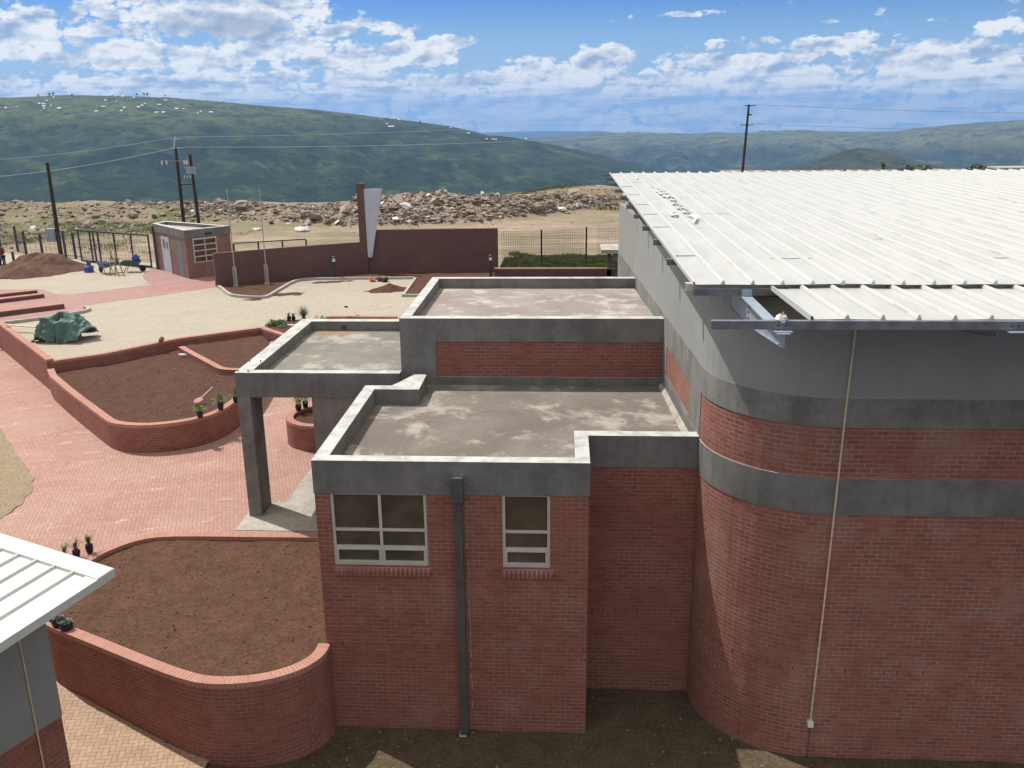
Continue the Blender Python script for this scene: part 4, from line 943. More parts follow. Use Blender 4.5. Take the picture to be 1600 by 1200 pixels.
# ================================================================== GATEHOUSE
gh = thing('gatehouse', 'small wedge-shaped brick gatehouse with grey band, two doors and a barred window', 'building', (-16.5, 36, YD))
Lc, Fc, Rc, Bc = (-19.9, 37.55), (-16.56, 34.12), (-14.75, 36.2), (-19.6, 38.75)
gp = [Lc, Fc, Rc, Bc]
mb = MB(); strip(mb, gp, .22, YD - .1, 5.18, closed=True, top=False); P_(mb, 'wall', 'brick_glare', gh)
mb = MB(); strip(mb, gp, .24, 5.18, 5.64, closed=True, out=.03, bottom=True); P_(mb, 'parapet', 'plaster', gh)
mb = MB(); q = offset(gp, .2, True); mb.face([(x, y, 5.45) for x, y in q]); P_(mb, 'roof_slab', 'concrete', gh)
def on(a, b, s): v = (Vector(b) - Vector(a)); L = v.length; return Vector(a) + v * (s / L)
def plate(root, name, m, a, b, s0, s1, z0, z1, out=.02, th=.04):
    d = (Vector(b) - Vector(a)).normalized(); n = Vector((d.y, -d.x)); c = on(a, b, (s0 + s1) / 2) + n * (out - th / 2); mb = MB(); mb.obox((c.x, c.y), d, s1 - s0, th, z0, z1); 
    return P_(mb, name, m, root) if root.type == 'EMPTY' else SP(mb, name, m, root)
LF = (Vector(Fc) - Vector(Lc)).length
d1 = plate(gh, 'door', 'door', Lc, Fc, LF * .24, LF * .49, YD, 5.0, .03); plate(d1, 'door_glass', 'glass', Lc, Fc, LF * .29, LF * .36, 4.35, 4.85, .04); plate(d1, 'door_glass', 'glass', Lc, Fc, LF * .40, LF * .45, 4.35, 4.75, .04)
d2 = plate(gh, 'door', 'doorgrey', Lc, Fc, LF * .72, LF * .88, YD, 4.95, .012)
FR = (Vector(Rc) - Vector(Fc)).length
wn_ = plate(gh, 'window', 'alu', Fc, Rc,   .42, 1.86, 3.76, 5.14, .03)
for k in range(2):
    for r in range(4): plate(wn_, 'pane', 'glass' if r or k == 0 else 'glass', Fc, Rc, .48 + k * .69, .48 + k * .69 + .62, 3.82 + r * .325, 3.80 + r * .325 + .27, .045)
plate(gh, 'wall_light', 'darksteel', Fc, Rc, 1.2, 1.6, 5.30, 5.40, .14, .12)
plate(gh, 'downpipe', 'pipe', Lc, Fc, .02, .14, YD, 5.3, .11, .1); plate(gh, 'rainwater_head', 'pipe', Lc, Fc, -.06, .18, 5.1, 5.5, .14, .13)
parts_fix()
# rail behind gatehouse
mb = MB(); rf = thing('railing', 'short dark railing running right from the gatehouse behind the brick wall', 'railing', (-13, 36.5, YD))
mb.beam((-14.6, 36.2, 4.62), (-10.8, 37.9, 4.62), .06); mb.beam((-14.6, 36.2, 3.2), (-10.8, 37.9, 3.2), .05); P_(mb, 'rail', 'darksteel', rf)
for k in range(4):
    mb = MB(); x = -14.6 + 3.8 * k / 3; y = 36.2 + 1.7 * k / 3; mb.box(x - .04, y - .04, YD - .1, x + .04, y + .04, 4.6); P_(mb, 'post', 'darksteel', rf)
def wire_panel(mb, a, b, z0, z1, st=.17, w_=.010):
    a, b = Vector(a), Vector(b); L = (b - a).length; n = int(L / st)
    for k in range(n + 1):
        p = a.lerp(b, k / n); mb.box(p.x - w_ / 2, p.y - w_ / 2, z0, p.x + w_ / 2, p.y + w_ / 2, z1)
    nz_ = int((z1 - z0) / (st * 1.2))
    for k in range(nz_ + 1):
        z = z0 + (z1 - z0) * k / nz_; mb.beam((a.x, a.y, z), (b.x, b.y, z), w_)
# fence right of the entrance wall
fr_ = thing('mesh_fence', 'clear wire mesh fence on two dark posts between the entrance wall and the hall', 'fence', (4.5, 38.8, YD))
for x, y, h_ in ((3.26, 38.53, 5.05), (5.93, 38.94, 5.15), (8.6, 39.3, 5.1)):
    mb = MB(); mb.box(x - .05, y - .05, YD - .1, x + .05, y + .05, h_); P_(mb, 'post', 'darksteel', fr_)
for a, b, h_ in (((.9, 38.25), (3.2, 38.55), 5.0), ((3.3, 38.58), (5.75, 38.9), 5.0), ((6.6, 39.0), (8.6, 39.3), 5.2)):
    mb = MB(); wire_panel(mb, a, b, YD + .15, h_ - .02, .13, .012); P_(mb, 'wire_panel', 'wire', fr_)
# fence left
fl_ = thing('mesh_fence', 'dark post fence at the far left beyond the soil mound', 'fence', (-29, 43, YD))
FP = [(-36, 47.5), (-33.4, 45.4), (-31.1, 42.6), (-30.0, 42.6), (-28.3, 42.4), (-27.2, 41.6)]
for i, (x, y) in enumerate(FP):
    mb = MB(); mb.box(x - .06, y - .06, YD - .1, x + .06, y + .06, 4.6 if i != 3 else 4.4); P_(mb, 'post', 'darksteel', fl_)
for a, b in zip(FP, FP[1:]):
    mb = MB(); wire_panel(mb, a, b, YD + .1, 4.45, .3, .012); P_(mb, 'wire_panel', 'wire', fl_)
gt = thing('sliding_gate', 'dark steel sliding gate frame left of the gatehouse', 'gate', (-23, 39, YD))
GA, GB = Vector((-26.2, 40.5)), Vector((-20.5, 38.0))
mb = MB(); mb.beam((GA.x - .5, GA.y + .2, 4.88), (GB.x, GB.y, 4.86), .08); mb.beam((GA.x, GA.y, 2.98), (GB.x, GB.y, 2.98), .09); mb.beam((GA.x + .3, GA.y - .1, 2.90), (GB.x + .9, GB.y - .4, 2.90), .05); P_(mb, 'frame', 'darksteel', gt)
for f_ in (0, .17, .22, .29, .52, .76, 1.0):
    p = GA.lerp(GB, f_); mb = MB(); mb.box(p.x - .04, p.y - .04, 2.92, p.x + .04, p.y + .04, 4.88); P_(mb, 'upright', 'darksteel', gt)
mb = MB(); wire_panel(mb, GA, GA.lerp(GB, .5), 3.0, 4.85, .2, .01); P_(mb, 'wire_panel', 'wire', gt)
mb = MB(); wire_panel(mb, GA.lerp(GB, .5), GB, 3.0, 4.85, .3, .006); P_(mb, 'wire_panel', 'wire', gt)
# flagpoles
def flagpole(x, y, top, lb):
    r = thing('flagpole', lb, 'flagpole', (x, y, YD), 'two bare flagpoles in front of the curved wall')
    mb = MB(); mb.tube([(x, y, YD + .05), (x + .03, y, top)], [.035, .022], 8); mb.tube([(x + .03, y, top), (x + .03, y, top + .07)], .045, 8); P_(mb, 'pole', 'kerb', r)
    mb = MB(); mb.box(x - .09, y - .06, YD - .05, x - .045, y + .06, 4.0); mb.box(x + .045, y - .06, YD - .05, x + .09, y + .06, 4.0); mb.box(x - .11, y - .1, YD, x + .11, y + .1, YD + .14); P_(mb, 'base_bracket', 'kerb', r)
flagpole(-12.97, 31.6, 8.0, 'bare pale flagpole nearer the gatehouse'); flagpole(-11.49, 32.3, 7.9, 'bare pale flagpole further from the gatehouse')
def bollard(x, y, lb, z1=4.15):
    r = thing('bollard_light', lb, 'bollard light', (x, y, YD), 'dark bollard lights')
    mb = MB(); mb.tube([(x, y, YD - .05), (x, y, z1 - .28)], .085, 12); P_(mb, 'post', 'darksteel', r)
    mb = MB(); mb.tube([(x, y, z1 - .28), (x, y, z1 - .10)], .08, 12); P_(mb, 'lens', 'white', r); mb = MB(); mb.tube([(x, y, z1 - .10), (x, y, z1 - .02), (x, y, z1 + .02)], [.10, .10, .05], 12); P_(mb, 'cap', 'darksteel', r)
bollard(-8.24, 34.2, 'dark bollard light in front of the curved brick wall'); bollard(.54, 34.25, 'dark bollard light at the right end of the entrance wall', 4.2); bollard(-30.4, 40.0, 'dark bollard light behind the worker at the left edge', 3.9)

# ================================================================== POLES AND WIRES
def pole(x, y, z0, z1, r0, lean, lb, label_root='utility_pole'):
    r = thing(label_root, lb, 'utility pole', (x, y, z0)); mb = MB(); mb.tube([(x, y, z0 - .5), (x + lean * .5, y, (z0 + z1) / 2), (x + lean, y, z1)], [r0, r0 * .85, r0 * .7], 10); P_(mb, 'pole', 'creosote', r); return r
p1 = pole(-29.47, 43.85, YD, 8.9, .15, .05, 'wooden pole with a grey meter box, behind the soil mound'); mb = MB(); mb.box(-30.15, 43.55, 3.75, -29.55, 43.8, 4.6); P_(mb, 'meter_box', 'galv_light', p1)
p2 = pole(-27.5, 59.7, 3, 9.2, .16, .05, 'taller utility pole with crossarm and insulators behind the gatehouse')
mb = MB(); mb.beam((-28.75, 59.6, 8.17), (-26.5, 59.6, 8.20), .11); P_(mb, 'crossarm', 'wood', p2)
for x in (-28.65, -28.25, -26.75, -26.55):
    mb = MB(); mb.tube([(x, 59.5, 8.25), (x, 59.45, 8.05), (x + .03, 59.4, 7.9)], [.05, .08, .05], 8); P_(mb, 'insulator', 'porcelain', p2)
mb = MB(); mb.tube([(-27.62, 59.7, 9.15), (-27.38, 59.7, 10.15)], .05, 8); mb.beam((-27.7, 59.7, 9.95), (-26.9, 59.7, 9.98), .05); mb.beam((-27.8, 59.7, 9.22), (-26.8, 59.7, 9.26), .06); P_(mb, 'top_bracket', 'porcelain', p2)
p3 = pole(-26.18, 59.67, 3, 8.7, .15, -.12, 'shorter utility pole carrying a transformer box behind the gatehouse')
mb = MB(); mb.box(-26.6, 59.2, 7.15, -25.85, 59.5, 7.65); mb.box(-26.68, 59.15, 7.62, -25.9, 59.5, 7.72); P_(mb, 'transformer', 'galv_light', p3)
mb = MB(); mb.beam((-27.4, 59.68, 6.25), (-26.2, 59.68, 6.28), .09); P_(mb, 'strut', 'creosote', p3)
mb = MB()
for x in (-26.7, -26.45, -26.2): mb.tube([(x, 59.15, 7.05), (x - .05, 59.1, 6.85)], .05, 6)
P_(mb, 'fuse_holder', 'porcelain', p3)
p4 = pole(31.3, 124, 2.6, 12.5, .22, .35, 'lone utility pole rising behind the white hall roof')
mb = MB(); mb.beam((31.0, 123.8, 12.35), (32.6, 123.8, 12.35), .12); mb.beam((30.6, 123.8, 9.6), (32.4, 123.8, 9.6), .10); mb.beam((31.5, 123.8, 11.2), (32.1, 123.8, 11.0), .18); P_(mb, 'crossarm', 'creosote', p4)
for x, z in ((30.65, 9.8), (32.3, 9.8), (32.55, 12.55)):
    mb = MB(); mb.tube([(x, 123.8, z - .15), (x, 123.8, z + .1)], .09, 6); P_(mb, 'insulator', 'porcelain', p4)
def wire(a, b, sag, rad, lb, m='porcelain'):
    a, b = Vector(a), Vector(b); pts = [a.lerp(b, k / 24) - Vector((0, 0, sag * 4 * (k / 24) * (1 - k / 24))) for k in range(25)]; mb = MB(); mb.tube(pts, rad, 5, False); return tag(mb.build('power_line', M[m]), lb, 'power line', 'overhead power lines')
wire((-27.4, 59.7, 10.1), (31.6, 124, 12.4), .9, .010, 'upper overhead wire running from the tall pole to the pole behind the hall')
wire((-26.8, 59.7, 9.3), (30.7, 124, 9.85), .9, .017, 'lower overhead wire running from the tall pole to the pole behind the hall')
wire((-27.4, 59.7, 10.1), (-70, 72, 8.0), 1.0, .010, 'upper overhead wire leaving the tall pole to the left')
wire((-27.8, 59.7, 9.2), (-62, 68, 6.3), .9, .017, 'lower overhead wire leaving the tall pole to the left')
wire((32.3, 124, 12.5), (120, 112, 11.0), 1.0, .02, 'upper thin wire leaving the lone pole to the right', 'galv'); wire((32.2, 124, 9.8), (120, 112, 9.0), 1.0, .02, 'lower thin wire leaving the lone pole to the right', 'galv')

# ================================================================== RUBBLE
def rock(mb, c, s, flat=.7):
    # irregular 8-14 sided chunk
    n = 5; rings = []
    rx = Matrix.Rotation(random.uniform(0, 6.28), 3, 'Z') @ Matrix.Rotation(random.uniform(-.7, .7), 3, 'X')
    a0 = random.uniform(.6, 1.3); f0 = random.uniform(.35, 1) * flat
    for lv, rr in ((-.6, .6), (.05, 1.0), (.62, .65)):
        rings.append([Vector(c) + rx @ Vector((math.cos(2 * math.pi * k / n + lv) * rr * s * a0 * random.uniform(.75, 1.15), math.sin(2 * math.pi * k / n + lv) * rr * s / a0 * random.uniform(.75, 1.15), lv * s * f0)) for k in range(n)])
    idx = len(mb.v); 
    for r in rings: mb.v += [tuple(p) for p in r]
    fs = [tuple(idx + k for k in range(n))[::-1], tuple(idx + 2 * n + k for k in range(n))]
    for q in range(2):
        for k in range(n): fs.append((idx + q * n + k, idx + q * n + (k + 1) % n, idx + (q + 1) * n + (k + 1) % n, idx + (q + 1) * n + k))
    for f in fs: mb.f.append(f); mb.sm.append(False); mb.uv.append([(mb.v[i][0], mb.v[i][1]) for i in f])
mb = MB(); cnt = 0
while cnt < 9500:
    x = random.uniform(-52, 30); d = abs(random.gauss(0, 1)) * 4.2 + random.uniform(-.6, 3)
    if x < -30: d = random.uniform(-9, 12)
    if x > -5 and d > 5.5 - .25 * max(0, x) + 2 * nz(x, 0, .5, 1) and random.random() > .03: continue
    y = rub_y(x) + d
    dens_ = .5 + .9 * nz(x, y, .12, 12) + (.3 if -14 < x < 10 else 0)
    if x < -30: dens_ -= .25
    if random.random() > dens_: continue
    if ridge(x, y) < .15 and random.random() > .25: continue
    s_ = min(.62, .055 + random.expovariate(12.5)); rock(mb, (x, y, ground_z(x, y) + s_ * .15), s_); cnt += 1
for _ in range(1500):
    x = random.uniform(-45, 34); y = random.uniform(42, 84); s_ = .05 + random.random() * .07
    if y < rub_y(x) and random.random() > .25: continue
    rock(mb, (x, y, ground_z(x, y)), s_)
kind(mb.build('rubble', M['rock']), 'stuff', 'long heaps of broken stone and rubble dumped across the bare ground')
mb = MB()
for (x, y, s_, lb) in [(-9.5, 62.0, .9, 'large flat grey boulder on top of the rubble left of the pylon'), (-16.5, 60.8, .8, 'light boulder on the rubble crest between the flagpoles'), (2.2, 66.5, .8, 'large brown boulder on the rubble crest right of the white wedge'), (-24.0, 64.5, .9, 'tilted slab of rock on the rubble right of the transformer pole'), (5.6, 72.5, .9, 'grey boulder in the right-hand rubble heap above the mesh fence')]:
    b_ = MB(); rock(b_, (0, 0, 0), s_, .8); o = b_.build('boulder', M['rock']); o.location = (x, y, ground_z(x, y) + s_ * .3); tag(o, lb, 'boulder', 'large boulders in the rubble')
def crumple(name, m, s, seed, label, cat, loc, group=None, flat=.5):
    mb = MB(); n, r = 12, 6; V = []
    for j in range(r + 1):
        th = math.pi * j / r
        V.append([Vector((math.sin(th) * math.cos(2 * math.pi * k / n), math.sin(th) * math.sin(2 * math.pi * k / n), math.cos(th) * flat)) * s * (1 + .55 * noise.noise(Vector((math.sin(th) * math.cos(2 * math.pi * k / n) * 2.2, math.sin(th) * math.sin(2 * math.pi * k / n) * 2.2, math.cos(th) * 2 + seed)))) for k in range(n)])
    for j in range(r):
        for k in range(n): k2 = (k + 1) % n; mb.face([V[j][k], V[j + 1][k], V[j + 1][k2], V[j][k2]])
    o = mb.build(name, M[m], merge=True); o.location = loc; return tag(o, label, cat, group)
for i, (x, y, s_, lb) in enumerate([(-16.2, 55.6, .62, 'white rubbish bag lying left of the flagpoles beyond the wall'), (-23.6, 56.5, .45, 'white rubbish bag right behind the gatehouse roof'), (-20.2, 56.7, .3, 'small white bag between the gatehouse and the flagpoles'), (4.4, 68.5, .5, 'white bag at the foot of the right-hand rubble'), (11, 78, .5, 'white bag at the foot of the rubble next to the hall wall')]):
    crumple('rubbish_bag', 'white', s_, i * 3.1, lb, 'rubbish bag', (x, y, ground_z(x, y) + .1), 'white rubbish bags on the waste ground')
# grass on the verges
def grass(region, n, hmin, hmax, zf):
    mb = MB()
    for _ in range(n):
        x, y = region(); z = zf(x, y); h_ = random.uniform(hmin, hmax); a = random.uniform(0, 6.28); w_ = h_ * .16; ln = h_ * random.uniform(-.4, .4)
        mb.face([(x - w_ * math.cos(a), y - w_ * math.sin(a), z - .02), (x + w_ * math.cos(a), y + w_ * math.sin(a), z - .02), (x + ln, y + ln * .5, z + h_)])
    return mb
def reg1():
    while True:
        x = random.uniform(.9, 9.6); y = random.uniform(35.6, 43.5)
        if fbm(x, y, .5, 3, 5) + (42.2 - y) * .25 > random.uniform(-.1, .5): return x, y
kind(grass(reg1, 42000, .08, .28, lambda x, y: YD - .02 + .05 * fbm(x, y, .2)).build('grass', M['grass']), 'stuff', 'green grass strip in front of the mesh fence')
gs_ = fill([(.85, 34.85), (9, 34.85), (9, 39.2), (.85, 38.2)], .6, lambda x, y: YD + .02 + .03 * fbm(x, y, .6)).build('verge', M['dirt']); kind(gs_)
def reg2():
    while True:
        x = random.uniform(-50, -20); y = random.uniform(44, 62)
        if fbm(x, y, .13, 4, 2) - (x + 30) * .03 > random.uniform(-.15, .3): return x, y
kind(grass(reg2, 30000, .05, .16, ground_z).build('grass', M['grass']), 'stuff', 'patchy green grass beyond the left fence and gate')
def reg3():
    while True:
        x = random.uniform(-12, 14); y = random.uniform(70, 84)
        if fbm(x, y, .12, 4, 8) > random.uniform(-.05, .35): return x, y
kind(grass(reg3, 9000, .08, .24, ground_z).build('grass', M['grass']), 'stuff', 'dry grass and weeds behind the rubble heaps')
# bushes behind the hall roof
def bush(loc, s_, label, m='leaf_dark', n=420, group=None, cat='bush', name='bush', flat=.6):
    mb = MB(); cl = [(random.gauss(0, .35) * s_, random.gauss(0, .35) * s_, random.uniform(.15, .75) * s_ * flat, s_ * random.uniform(.2, .4)) for _ in range(8)]
    for _ in range(n):
        c = random.choice(cl); d = Vector((random.gauss(0, 1), random.gauss(0, 1), random.gauss(0, .8))).normalized() * c[3] * random.random() ** .4; q = Vector(c[:3]) + d; k = s_ * .09
        u = Vector((random.gauss(0, 1), random.gauss(0, 1), random.gauss(0, 1))).normalized(); v = u.cross(Vector((random.gauss(0, 1), random.gauss(0, 1), 1))).normalized()
        mb.face([q - u * k, q + v * k * .6, q + u * k, q - v * k * .6])
    o = mb.build(name, M[m]); o.location = loc; tag(o, label, cat, group); return o
def mast(px, py): return ground_z(px, py)
for x, y, s_, lb in ((40.6, 104, 1.6, 'dull green bush showing over the roof edge, left of the lone aloe'), (49.0, 104, 2.6, 'broad olive bush showing over the roof edge right of the lone aloe'), (57.5, 106, 2.4, 'bush beside the pale concrete block at the right edge')):
    bush((x, y, 3.2), s_, lb, 'leaf_dark', 420, 'bushes beyond the hall roof')
al_ = thing('aloe', 'single tall aloe standing up beyond the hall roof', 'aloe', (45.0, 104, 3)); mb = MB(); mb.tube([(45.0, 104, 2.5), (45.05, 104, 4.7)], [.22, .16], 8); P_(mb, 'stem', 'bark', al_)
mb = MB()
for k in range(60):
    a = random.uniform(0, 6.28); e = random.uniform(-.3, 1.3); L_ = random.uniform(.7, 1.1); d = Vector((math.cos(a) * math.cos(e), math.sin(a) * math.cos(e), math.sin(e))); q = Vector((45.05, 104, 4.7)); sd = d.cross(Vector((0, 0, 1))).normalized() * .09
    mb.face([q - sd, q + sd, q + d * L_ + Vector((0, 0, -.1))])
P_(mb, 'leaves', 'leaf_dark', al_)
mb = MB(); mb.box(58.6, 102, 2.0, 66, 105, 4.35); tk = thing('water_tank', 'pale concrete tank top just visible at the right edge beyond the roof', 'tank', (60, 103, 2)); P_(mb, 'tank', 'concrete', tk); mb = MB(); mb.box(58.4, 101.8, 4.35, 66.2, 105.2, 4.55); P_(mb, 'lid', 'concrete', tk)

# ================================================================== NEAR LEFT BUILDING
lb = thing('side_building', 'corner of a neighbouring building with white ribbed roof at the lower left', 'building', (-5, -6, 0))
K = Vector((-1.89, -3.71)); e1 = Vector((-.913, .408)); e2 = Vector((-.262, -.965)); zr_ = 5.5
def kp(a, b, z): p = K + e1 * a + e2 * b; return (p.x, p.y, z)
W = Vector((-3.05, -3.75)); wd = Vector((-.42, -.907)).normalized()
wp = [tuple(W + wd * 9), tuple(W), tuple(W + e1 * 9)]
mb = MB(); strip(mb, wp, .25, -.5, 3.0, top=False); P_(mb, 'brick_wall', 'brick2', lb)
mb = MB(); strip(mb, wp, .25, 3.0, 5.37, out=.012, bottom=True, top=False); P_(mb, 'painted_wall', 'wall_left', lb)
mb = MB()
def kbox(mb, a0, a1, b0, b1, z0, z1): mb.hexa([kp(a0, b0, z0), kp(a0, b1, z0), kp(a1, b1, z0), kp(a1, b0, z0)][::-1], [kp(a0, b0, z1), kp(a0, b1, z1), kp(a1, b1, z1), kp(a1, b0, z1)][::-1])
kbox(mb, .012, 10, .012, 10, 5.40, 5.455); P_(mb, 'roof_deck', 'white_steel', lb)
mb = MB()
for k in range(23):
    a = .515 + .406 * k
    mb.hexa([kp(a - .03, .32, 5.455), kp(a - .03, 10, 5.455), kp(a + .03, 10, 5.455), kp(a + .03, .32, 5.455)][::-1], [kp(a - .016, .32, 5.495), kp(a - .016, 10, 5.495), kp(a + .016, 10, 5.495), kp(a + .016, .32, 5.495)][::-1])
P_(mb, 'roof_rib', 'white_steel', lb)
mb = MB(); kbox(mb, 0, 10, 0, .32, 5.456, 5.502); kbox(mb, 0, .24, .32, 10, 5.456, 5.488); kbox(mb, .24, .44, .34, 10, 5.456, 5.462); P_(mb, 'edge_flashing', 'white_steel', lb)
mb = MB(); kbox(mb, -.008, .012, -.008, 10, 5.365, 5.490); kbox(mb, .012, 10, -.008, .012, 5.365, 5.455); P_(mb, 'fascia', 'white_steel', lb)
mb = MB(); kbox(mb, .02, 10, .02, 10, 5.372, 5.399); P_(mb, 'soffit', 'white_steel', lb)
mb = MB(); q = W + wd * .42 + Vector((.907, -.42)) * .03; mb.tube([(q.x, q.y, 5.36), (q.x, q.y, 1.9), (q.x, q.y, .3)], .011, 6); P_(mb, 'conduit', 'conduit', lb)

# ================================================================== SMALL THINGS
def pot(loc, rad, h_, plant, label, group, m='leaf', n=60, ph=.28, spiky=False, name='potted_plant'):
    r = thing(name, label, 'potted plant', loc, group); x, y, z = loc
    mb = MB(); mb.tube([(x, y, z), (x, y, z + h_ * .55), (x + .005, y, z + h_)], [rad * .82, rad * 1.02, rad], 12); P_(mb, 'pot', 'black', r)
    mb = MB(); mb.tube([(x, y, z + h_), (x, y, z + h_ + .006)], rad * .9, 10); P_(mb, 'soil', 'soil_dark', r)
    mb = MB()
    for k in range(n):
        a = random.uniform(0, 6.28); e = random.uniform(.5, 1.45) if spiky else random.uniform(-.1, 1.4)
        d = Vector((math.cos(a) * math.cos(e), math.sin(a) * math.cos(e), math.sin(e)))
        sd = d.cross(Vector((0, 0, 1))).normalized()
        if spiky:
            L_ = ph * random.uniform(.6, 1.1); b0 = Vector((x, y, z + h_)); mid = b0 + d * L_ * .6; tip = b0 + d * L_ + Vector((d.x, d.y, -.35)) * L_ * .18; w2 = .010
            mb.face([b0 - sd * w2, b0 + sd * w2, mid + sd * w2, mid - sd * w2]); mb.face([mid - sd * w2, mid + sd * w2, tip])
        else:
            b0 = Vector((x, y, z + h_ + .02)) + d * ph * random.uniform(.15, .75); L_ = ph * random.uniform(.2, .35); w2 = L_ * .3
            dd = (d + Vector((random.uniform(-.6, .6), random.uniform(-.6, .6), random.uniform(-.3, .3)))).normalized(); sd = dd.cross(Vector((.2, .1, 1))).normalized()
            mb.face([b0, b0 + dd * L_ * .5 + sd * w2, b0 + dd * L_, b0 + dd * L_ * .5 - sd * w2])
    if not spiky:
        for k in range(7):
            a = k; mb.tube([(x, y, z + h_), (x + .5 * ph * math.cos(a), y + .5 * ph * math.sin(a), z + h_ + ph * .5)], .004, 4)
    P_(mb, 'foliage', m, r); return r
pot((-6.66, 10.72, 2.775), .095, .22, 0, 'leafy pot plant on the curved rim, leftmost of three', 'pot plants on the middle planter rim', n=90)
pot((-6.30, 11.50, 2.775), .095, .24, 0, 'leafy pot plant on the curved rim, middle of three', 'pot plants on the middle planter rim', n=120, ph=.3)
pot((-6.06, 12.22, 2.775), .095, .22, 0, 'leafy pot plant on the curved rim right beside the grey column', 'pot plants on the middle planter rim', n=100)
pot((-3.86, 11.72, 2.70), .095, .2, 0, 'pot plant on the round planter rim, leftmost under the canopy', 'pot plants on the round planter', n=110)
pot((-3.72, 12.02, 2.70), .09, .2, 0, 'pot plant on the round planter rim, second from the left under the canopy', 'pot plants on the round planter', n=100)
pot((-3.45, 12.2, 2.70), .09, .2, 0, 'pot plant on the round planter, partly behind the lobby wall', 'pot plants on the round planter', n=100)
pot((-6.56, 3.52, 1.905), .085, .20, 0, 'spiky grass in a black bag on the near planter rim, rightmost of the spiky pots', 'spiky pots on the near planter rim', 'leaf_dark', 26, .34, True)
pot((-6.76, 3.30, 1.905), .085, .16, 0, 'spiky grass in a bag with a white label, half hidden by the white roof edge', 'spiky pots on the near planter rim', 'leaf_dark', 24, .38, True)
pot((-6.98, 3.18, 1.86), .085, .14, 0, 'spiky grass pot at the very edge of the white roof, leftmost of the spiky pots', 'spiky pots on the near planter rim', 'leaf_dark', 22, .34, True)
def succ(loc, rad, label):
    r = thing('potted_plant', label, 'potted plant', loc, 'succulent pots on the near planter rim'); x, y, z = loc
    mb = MB(); mb.tube([(x, y, z), (x, y, z + .10), (x, y, z + .16)], [rad, rad * 1.08, rad * .9], 12); P_(mb, 'pot', 'black', r); mb = MB()
    for k in range(70):
        a = random.uniform(0, 6.28); rr = random.uniform(0, rad * .95); e = random.uniform(.2, 1.3); b0 = Vector((x + rr * math.cos(a), y + rr * math.sin(a), z + .15)); d = Vector((math.cos(a) * math.cos(e), math.sin(a) * math.cos(e), math.sin(e))); sd = d.cross(Vector((0, 0, 1))).normalized() * .014
        mb.face([b0 - sd * .5, b0 + d * .03 - sd, b0 + d * .06, b0 + d * .03 + sd])
    P_(mb, 'foliage', 'leaf_grey', r)
succ((-5.36, .30, 1.905), .12, 'low grey-green succulent in a black bag on the near planter rim, nearest the camera')
succ((-5.60, .42, 1.905), .11, 'low grey-green succulent pot next to the white roof edge, middle of three')
succ((-5.80, .62, 1.905), .10, 'low grey-green succulent pot on the rim, tucked against the white roof edge')
# planted corner bed behind the canopy
for x, y, s_, m, lb_ in ((-8.0, 22.5, .55, 'leaf', 'green spreading bush at the corner of the brick wall behind the canopy'), (-7.5, 22.4, .42, 'leaf_grey', 'grey-green ground bush in the corner bed beside the canopy parapet'), (-7.9, 23.1, .38, 'leaf_dark', 'dark spiky bush at the back of the corner bed')):
    bush((x, y, YD - .05), s_ * 1.1, lb_, m, 420, 'bushes in the corner bed', flat=.5)
gb = pot((-7.05, 23.7, YD), .10, .12, 0, 'tall pale grey-green feathery plant behind the canopy parapet corner', None, 'leaf_grey', 130, .62, True)
pot((-7.66, 23.5, YD), .09, .22, 0, 'small plant in a black nursery bag, left one of a pair in the corner bed', 'nursery bags in the corner bed', 'leaf_dark', 30, .24, True)
pot((-7.46, 23.5, YD), .09, .22, 0, 'small plant in a black nursery bag, right one of a pair in the corner bed', 'nursery bags in the corner bed', 'leaf_dark', 30, .24, True)
for x in (-6.35, -6.0, -5.1, -4.7): bush((x, 23.95, YD - .05), .34, 'low green plant showing just over the canopy parapet', 'leaf', 160, 'low plants along the brick edging', flat=.6)
kind(fill([(-8.3, 21.9), (-7.0, 20.7), (-3.0, 20.7), (-3.6, 23.85), (-6.9, 23.8), (-8.2, 23.4)], .3, lambda x, y: YD + .03 + .03 * fbm(x, y, 1)).build('soil_bed', M['soil_dark']))
tag((lambda b: (b.box(-6.0, 24.0, YD, -2.9, 24.22, YD + .10), b.build('edging', M['coping']))[1])(MB()), 'red brick edging strip seen just above the canopy parapet', 'edging')
mb = MB(); mb.box(-7.5, 22.35, YD, -7.05, 22.62, YD + .08); tag(mb.build('paving_slab', M['concrete']), 'loose pale paving slab among the corner plants', 'slab')
# tool and litter on the middle soil
tr_ = thing('shovel', 'red-bladed tool with a pale handle lying on the middle planter soil', 'shovel', (-7.4, 12.6, 2.65))
mb = MB(); mb.tube([(-7.40, 12.62, 2.78), (-7.22, 13.25, 2.98)], .014, 6); P_(mb, 'handle', 'cream', tr_)
mb = MB(); V = [(-7.62, 12.50, 2.72), (-7.50, 12.38, 2.70), (-7.36, 12.42, 2.72), (-7.30, 12.58, 2.76), (-7.42, 12.70, 2.80), (-7.56, 12.66, 2.77)]; mb.face(V); mb.face([(a, b, c - .02) for a, b, c in V][::-1])
for k in range(6): a, b = V[k], V[(k + 1) % 6]; mb.face([(a[0], a[1], a[2] - .02), (b[0], b[1], b[2] - .02), b, a])
M['redtool'] = simple('faded_red_plastic', (.34, .12, .11), .5, .1, 10); P_(mb, 'blade', 'redtool', tr_)
bo = thing('bottle', 'clear pale plastic bottle lying on the soil by the dividing wall', 'bottle', (-10.43, 18.4, 2.66))
